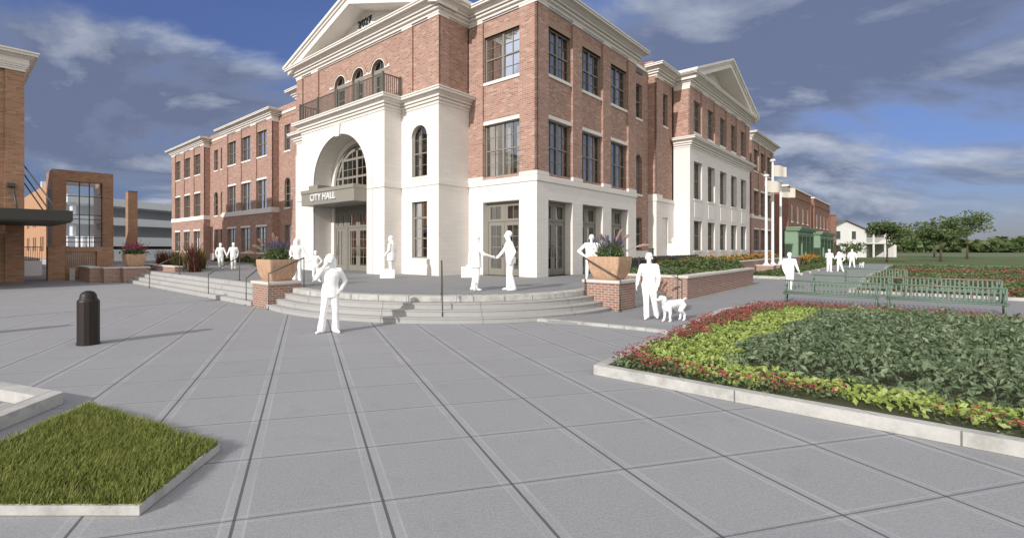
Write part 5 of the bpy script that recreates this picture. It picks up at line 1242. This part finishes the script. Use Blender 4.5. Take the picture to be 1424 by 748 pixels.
# couple far left hand in hand
for x, sg, lb, hr in ((-12.60, 1, 'white figure of a long haired person, left one of the couple walking hand in hand', 'long'), (-11.83, -1, 'white figure of a broad person, right one of the couple walking hand in hand', 'short')):
    inn = ((-sg*.30, .02, 1.12), (-sg*.40, .06, .90)); out = ((sg*.29, -.03, 1.13), (sg*.25, .03, .90))
    person(lb, x, 29.08, T, 1.56 if sg > 0 else 1.58, facecam(x, 29.08), (out, inn) if sg > 0 else (inn, out),
           (((.09, .07, .50), (.09, .10, .08), -.1), ((-.09, .02, .49), (-.09, -.14, .10), .1)), hr, .014, female=sg > 0, wide=1. if sg > 0 else 1.12)
# adult and child
x, y = -5.22, 18.9
person('white figure of an adult holding a child by the hand next to the left planter', x, y, T, 1.66, facecam(x, y), (((.27, -.06, 1.16), (.22, .10, .97)), ((-.31, .02, 1.12), (-.47, .03, .90))), ST, 'bob', .011, flare=.075, female=True)
x, y = -4.43, 18.6
person('white figure of a small child holding an adult by the hand', x, y, T, 1.18, facecam(x, y), (((.32, .0, 1.18), (.50, .02, 1.14)), ((-.36, -.04, 1.17), (-.22, .05, 1.0))),
       (((.11, .04, .49), (.12, .0, .08), -.2), ((-.11, .03, .49), (-.20, .02, .08), .6)), 'short', .010, wide=.92)
# man with a suitcase
x, y = -1.72, 21.0
person('white figure of a man in a coat looking down beside a suitcase', x, y, T, 1.80, R(62), (((.23, -.06, 1.13), (.23, .08, .90)), ((-.25, -.02, 1.14), (-.22, .16, .98))), (((.08, .0, .49), (.08, -.02, .08), -.1), ((-.08, .0, .49), (-.08, -.02, .08), .1)), 'short', .011, coat=True, head=(0, .9), lean=(0, -.03), wide=1.08)
def case(name, x, y, z, yaw, L, hgt, wd, label, cat):
    t = empty(name, (x, y, z), yaw, label, cat); m = MB(); m.box(-L/2, L/2, -wd/2, wd/2, 0, hgt); b_ = m.build('case_body', M['white'], t, bevel=.015)
    m = MB(); m.pipe([(-.07, 0, hgt-.005), (-.06, 0, hgt+.045), (.06, 0, hgt+.045), (.07, 0, hgt-.005)], .011); m.build('handle', M['white'], t)
    m = MB()
    for q in (-L*.28, L*.28): m.box(q-.02, q+.02, -wd/2-.006, -wd/2+.004, hgt-.09, hgt-.05)
    m.build('clasp', M['white'], t)
case('suitcase', -1.88, 20.72, T, R(10), .62, .36, .2, 'white suitcase standing on the terrace next to the man looking down', 'suitcase')
# handshake
hx_, hy_, hz_ = 1.93, 14.72, 1.02
def toloc(px, py, yaw, s, w): 
    q = Matrix.Rotation(-yaw, 3, 'Z') @ (V(w)-V((px, py, T))); return q/s
x, y, yw, h = 1.36, 14.78, R(-86), 1.70; s_ = h/1.75; w = toloc(x, y, yw, s_, (hx_-.09, hy_, T+hz_-.0))
person('white figure of a man with a briefcase, left one of the two shaking hands', x, y, T, h, yw, (((.24, .20, 1.13), tuple(w)), ((-.27, -.16, 1.13), (-.25, -.18, .88))), (((.09, .02, .49), (.09, -.03, .08), -.1), ((-.09, -.02, .49), (-.09, -.10, .08), .1)), 'short', .0085, coat=True, grips=(0, 1), wide=1.04)
bw = V((x, y, T))+Matrix.Rotation(yw, 3, 'Z') @ (V((-.25, -.20, .80))*s_); case('briefcase', bw.x, bw.y, T+.80*s_-.40, yw+R(90), .46, .34, .11, 'white briefcase hanging from the hand of the left man shaking hands', 'briefcase')
x, y, yw, h = 2.40, 14.78, R(88), 1.80; s_ = h/1.75; w = toloc(x, y, yw, s_, (hx_+.09, hy_, T+hz_+.01))
person('white figure of a stocky man in a jacket, right one of the two shaking hands', x, y, T, h, yw, (((.27, .17, 1.17), tuple(w)), ((-.28, -.08, 1.14), (-.27, .02, .90))), (((.10, .04, .50), (.10, .04, .08), -.1), ((-.10, .02, .49), (-.10, -.08, .08), .1)), 'short', .0085, wide=1.16, lean=(0, .10), flare=.068)
# hands on hips behind the right planter
x, y = 6.02, 18.3
person('white figure of a broad man behind the right planter with hands on his hips', x, y, T, 1.78, facecam(x, y, .1), (((.46, -.08, 1.14), (.255, .07, .97)), ((-.46, -.08, 1.14), (-.255, .07, .97))), (((.17, .02, .49), (.20, .0, .08), -.4), ((-.15, .02, .49), (-.16, -.05, .08), .4)), 'short', .010, coat=True, wide=1.12)
# dog walker
x, y = 5.70, 12.75
person('white figure of a person walking a dog across the side walk', x, y, .06, 1.72, facecam(x, y, -.1), (((.265, -.06, 1.13), (.295, .05, .89)), ((-.235, .0, 1.12), (-.22, .12, .88))), (((.06, .10, .50), (.05, .12, .08), -.1), ((-.12, .0, .49), (-.17, -.16, .10), .2)), 'short', .0085, flare=.066, wide=.97)
# man behind the fence
x, y = 13.4, 27.0
person('white figure of a broad man seen from the chest up behind the grey board fence', x, y, T, 1.80, facecam(x, y), DOWN, ST, 'short', .014, wide=1.2)
x, y = 15.78, 21.46
person('white figure of a person walking behind the nearest green bench', x, y, .06, 1.64, facecam(x, y, .3), (((.24, -.06, 1.12), (.22, .02, .88)), ((-.28, -.0, 1.13), (-.33, .10, .90))), (((.08, .06, .50), (.07, .10, .08), 0), ((-.09, .02, .49), (-.06, -.10, .09), 0)), 'short', .012, wide=1.14)
x, y = 30.4, 37.2
person('white figure of a tall person, left one of the two talking up the walk', x, y, .06, 1.72, R(-70), (((.25, .03, 1.12), (.03, .22, 1.10)), ((-.25, .03, 1.12), (-.02, .24, 1.16))), ST, 'short', .016, wide=1.08)
x, y = 31.25, 37.3
person('white figure of a shorter stooping person, right one of the two talking up the walk', x, y, .06, 1.52, facecam(x, y, .3), (((.33, .02, 1.15), (.16, .12, 1.28)), ((-.42, -.08, 1.14), (-.24, .04, .97))), (((.10, .05, .49), (.12, .0, .08), -.2), ((-.14, .04, .49), (-.26, .04, .08), .2)), 'bob', .016, lean=(.06, .1), female=True)
x, y = 39.05, 45.2
person('white figure of a person walking a small dog far up the walk', x, y, .06, 1.70, facecam(x, y), (((.27, .0, 1.12), (.29, .06, .88)), ((-.27, .0, 1.12), (-.30, .10, .90))), (((.13, .05, .5), (.17, .06, .08), -.1), ((-.12, .0, .49), (-.18, -.06, .08), .1)), 'short', .016, wide=1.08)
def dog(label, x, y, z, yaw, h, vox, curly=False):
    s = h/.70; mb = MB()
    limb(mb, (V((0, .27, .44)), .125), (V((0, .10, .445)), .128), (V((0, -.10, .46)), .108), (V((0, -.27, .475)), .11))
    mb.ball((0, .26, .40), .125, 14, 10, (.85, 1, 1.15))
    limb(mb, (V((0, .30, .48)), .10), (V((0, .40, .575)), .08), (V((0, .45, .62)), .072))
    mb.ball((0, .47, .635), .078, 14, 10, (.92, 1.05, .95)); limb(mb, (V((0, .52, .615)), .048), (V((0, .60, .595)), .036)); mb.ball((0, .635, .605), .018, 8, 6)
    for sg in (-1, 1):
        limb(mb, (V((sg*.07, .44, .675)), .022), (V((sg*.088, .43, .62)), .03), (V((sg*.086, .44, .565)), .018))
        a = .03*sg
        limb(mb, (V((sg*.075, .27, .38)), .065), (V((sg*.08, .235, .25)), .042), (V((sg*.08, .25, .13)), .03), (V((sg*.08, .255+a, .035)), .028), (V((sg*.08, .30+a, .02)), .024))
        limb(mb, (V((sg*.075, -.27, .42)), .085), (V((sg*.085, -.19-a, .29)), .058), (V((sg*.085, -.35-a, .19)), .032), (V((sg*.085, -.345-a, .04)), .027), (V((sg*.085, -.30-a, .02)), .024))
    limb(mb, (V((0, -.36, .53)), .032), (V((0, -.43, .58)), .024), (V((0, -.50, .60)), .014))
    mb.v = [(p[0]*s, p[1]*s, p[2]*s) for p in mb.v]
    o = remeshed(mb, 'dog', vox, M['white'], 3); o.location = (x, y, z); o.rotation_euler = (0, 0, yaw); tag(o, label, 'dog')
dog('white figure of a medium dog on the side walk, head turned towards its walker', 6.16, 12.38, .06, math.atan2(.58, -.28), .66, .009)
dog('white figure of a small dog far up the walk beside its walker', 39.95, 45.2, .06, R(160), .5, .014)
# ================================================================== CAMERA, LIGHT, SKY
cam = bpy.data.cameras.new('camera'); co = bpy.data.objects.new('camera', cam); COL.objects.link(co); S.camera = co
co.location = (0, 0, H); co.rotation_euler = (R(90), 0, 0)
cam.sensor_width = 36; cam.lens = 677/1424*36; cam.shift_x = 112/1424; cam.shift_y = -30/1424
cam.clip_start = .1; cam.clip_end = 5000
SUN_EL = R(23.5); SUN_AZ_AB = R(3.)
da, db = math.cos(SUN_AZ_AB), math.sin(SUN_AZ_AB)
lx, ly = s2*(da-db), s2*(da+db)
ld = Vector((lx*math.cos(SUN_EL), ly*math.cos(SUN_EL), -math.sin(SUN_EL)))
sun = bpy.data.lights.new('sun', 'SUN'); sun.energy = 3.15; sun.angle = R(.5); sun.color = (1, .955, .905)
so = bpy.data.objects.new('sun', sun); COL.objects.link(so); so.rotation_euler = ld.to_track_quat('-Z', 'Y').to_euler(); so.location = (-20, -20, 30)
wd = bpy.data.worlds.new('World'); S.world = wd; wd.use_nodes = True; nt = wd.node_tree
bg = nt.nodes['Background']; bg.inputs[1].default_value = .1
sk = N(nt, 'ShaderNodeTexSky', sky_type='NISHITA'); sk.sun_disc = False; sk.sun_elevation = SUN_EL; sk.sun_rotation = math.atan2(-lx, -ly); sk.air_density = 1.0; sk.dust_density = .4; sk.ozone_density = 3.
tc = N(nt, 'ShaderNodeTexCoord').outputs['Generated']
sp = N(nt, 'ShaderNodeSeparateXYZ', {0: tc})
zz = math_(nt, 'ADD', math_(nt, 'MAXIMUM', sp.outputs[2], 0.), .30)
pl = N(nt, 'ShaderNodeCombineXYZ', {0: math_(nt, 'DIVIDE', sp.outputs[0], zz), 1: math_(nt, 'DIVIDE', sp.outputs[1], zz), 2: 0.})
OFF = (9.4, 2.2, 0)
def cl(off, sc=1.15, det=10., rough=.57):
    mp = N(nt, 'ShaderNodeVectorMath', {0: pl.outputs[0], 1: off}, operation='ADD')
    mp2 = N(nt, 'ShaderNodeMapping', {'Vector': mp.outputs[0], 'Scale': (1., 1.35, 1.)})
    n = N(nt, 'ShaderNodeTexNoise', {'Vector': mp2.outputs[0], 'Scale': sc, 'Detail': det, 'Roughness': rough}); n.inputs['Distortion'].default_value = .35
    return n.outputs[0]
c0 = cl(OFF); c1 = cl((OFF[0]-.05, OFF[1]-.14, 0))
az = math_(nt, 'ARCTAN2', sp.outputs[0], sp.outputs[1]); el = math_(nt, 'ARCSINE', sp.outputs[2])
def bank(a0, e0, sa, se, w):
    da_ = math_(nt, 'DIVIDE', math_(nt, 'SUBTRACT', az, R(a0)), R(sa)); de = math_(nt, 'DIVIDE', math_(nt, 'SUBTRACT', el, R(e0)), R(se))
    q = math_(nt, 'ADD', math_(nt, 'MULTIPLY', da_, da_), math_(nt, 'MULTIPLY', de, de))
    return math_(nt, 'MULTIPLY', math_(nt, 'EXPONENT', math_(nt, 'MULTIPLY', q, -1.)), w)
den = math_(nt, 'ADD', c0, -.045)
for bk in ((-30, 12.0, 17, 6.5, .22), (36, 16, 16, 9., .24), (33, 6.5, 14, 4., .11), (-38, 24, 12, 4, -.10), (-16, 24, 12, 6, -.10), (60, 15, 14, 12, .1)): den = math_(nt, 'ADD', den, bank(*bk))
mask = N(nt, 'ShaderNodeMapRange', {0: den, 1: .42, 2: .60}, interpolation_type='SMOOTHSTEP').outputs[0]
lit = N(nt, 'ShaderNodeMapRange', {0: math_(nt, 'SUBTRACT', c0, c1), 1: .0, 2: .16}).outputs[0]
thin = N(nt, 'ShaderNodeMapRange', {0: den, 1: .46, 2: .60, 3: 1., 4: .0}).outputs[0]
lt = math_(nt, 'ADD', math_(nt, 'MULTIPLY', lit, .8), math_(nt, 'MULTIPLY', thin, .3))
cc = mixc(nt, lt, (1.30, 1.58, 2.45), (4.9, 5.3, 6.0))
hz = N(nt, 'ShaderNodeMapRange', {0: el, 1: 0., 2: R(24), 3: .50, 4: 1.}).outputs[0]
skc = mixc(nt, 1., mixc(nt, 1., sk.outputs[0], (.79, .74, 1.0), 'MULTIPLY'), N(nt, 'ShaderNodeCombineXYZ', {0: math_(nt, 'MULTIPLY', hz, math_(nt, 'MULTIPLY_ADD', hz, .36, .64)), 1: math_(nt, 'MULTIPLY', hz, math_(nt, 'MULTIPLY_ADD', hz, .2, .8)), 2: hz}).outputs[0], 'MULTIPLY')
fin = mixc(nt, math_(nt, 'MULTIPLY', mask, .9), skc, cc)
side = N(nt, 'ShaderNodeMapRange', {0: math_(nt, 'ABSOLUTE', az), 1: R(52), 2: R(85)}, interpolation_type='SMOOTHSTEP').outputs[0]
fin = mixc(nt, math_(nt, 'MULTIPLY', side, math_(nt, 'MULTIPLY_ADD', c0, 1.4, -.05)), fin, (5.2, 5.4, 6.0))  # pale sky added out of view at both sides, for window reflections and ambient light
# unseen bright cloud veil added behind and above the viewer to lighten shaded faces
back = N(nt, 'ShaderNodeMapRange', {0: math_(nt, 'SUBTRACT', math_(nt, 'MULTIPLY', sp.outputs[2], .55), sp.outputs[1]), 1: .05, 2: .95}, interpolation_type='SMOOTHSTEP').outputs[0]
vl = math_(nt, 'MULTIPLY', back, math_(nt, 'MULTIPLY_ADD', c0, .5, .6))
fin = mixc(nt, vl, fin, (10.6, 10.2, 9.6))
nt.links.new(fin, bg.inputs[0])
S.view_settings.view_transform = 'Standard'; S.view_settings.look = 'None'; S.view_settings.exposure = .25; S.view_settings.gamma = 1
S.cycles.max_bounces = 7; S.cycles.transparent_max_bounces = 12; S.cycles.caustics_reflective = False; S.cycles.caustics_refractive = False
S.cycles.use_denoising = True; S.cycles.sample_clamp_indirect = 6
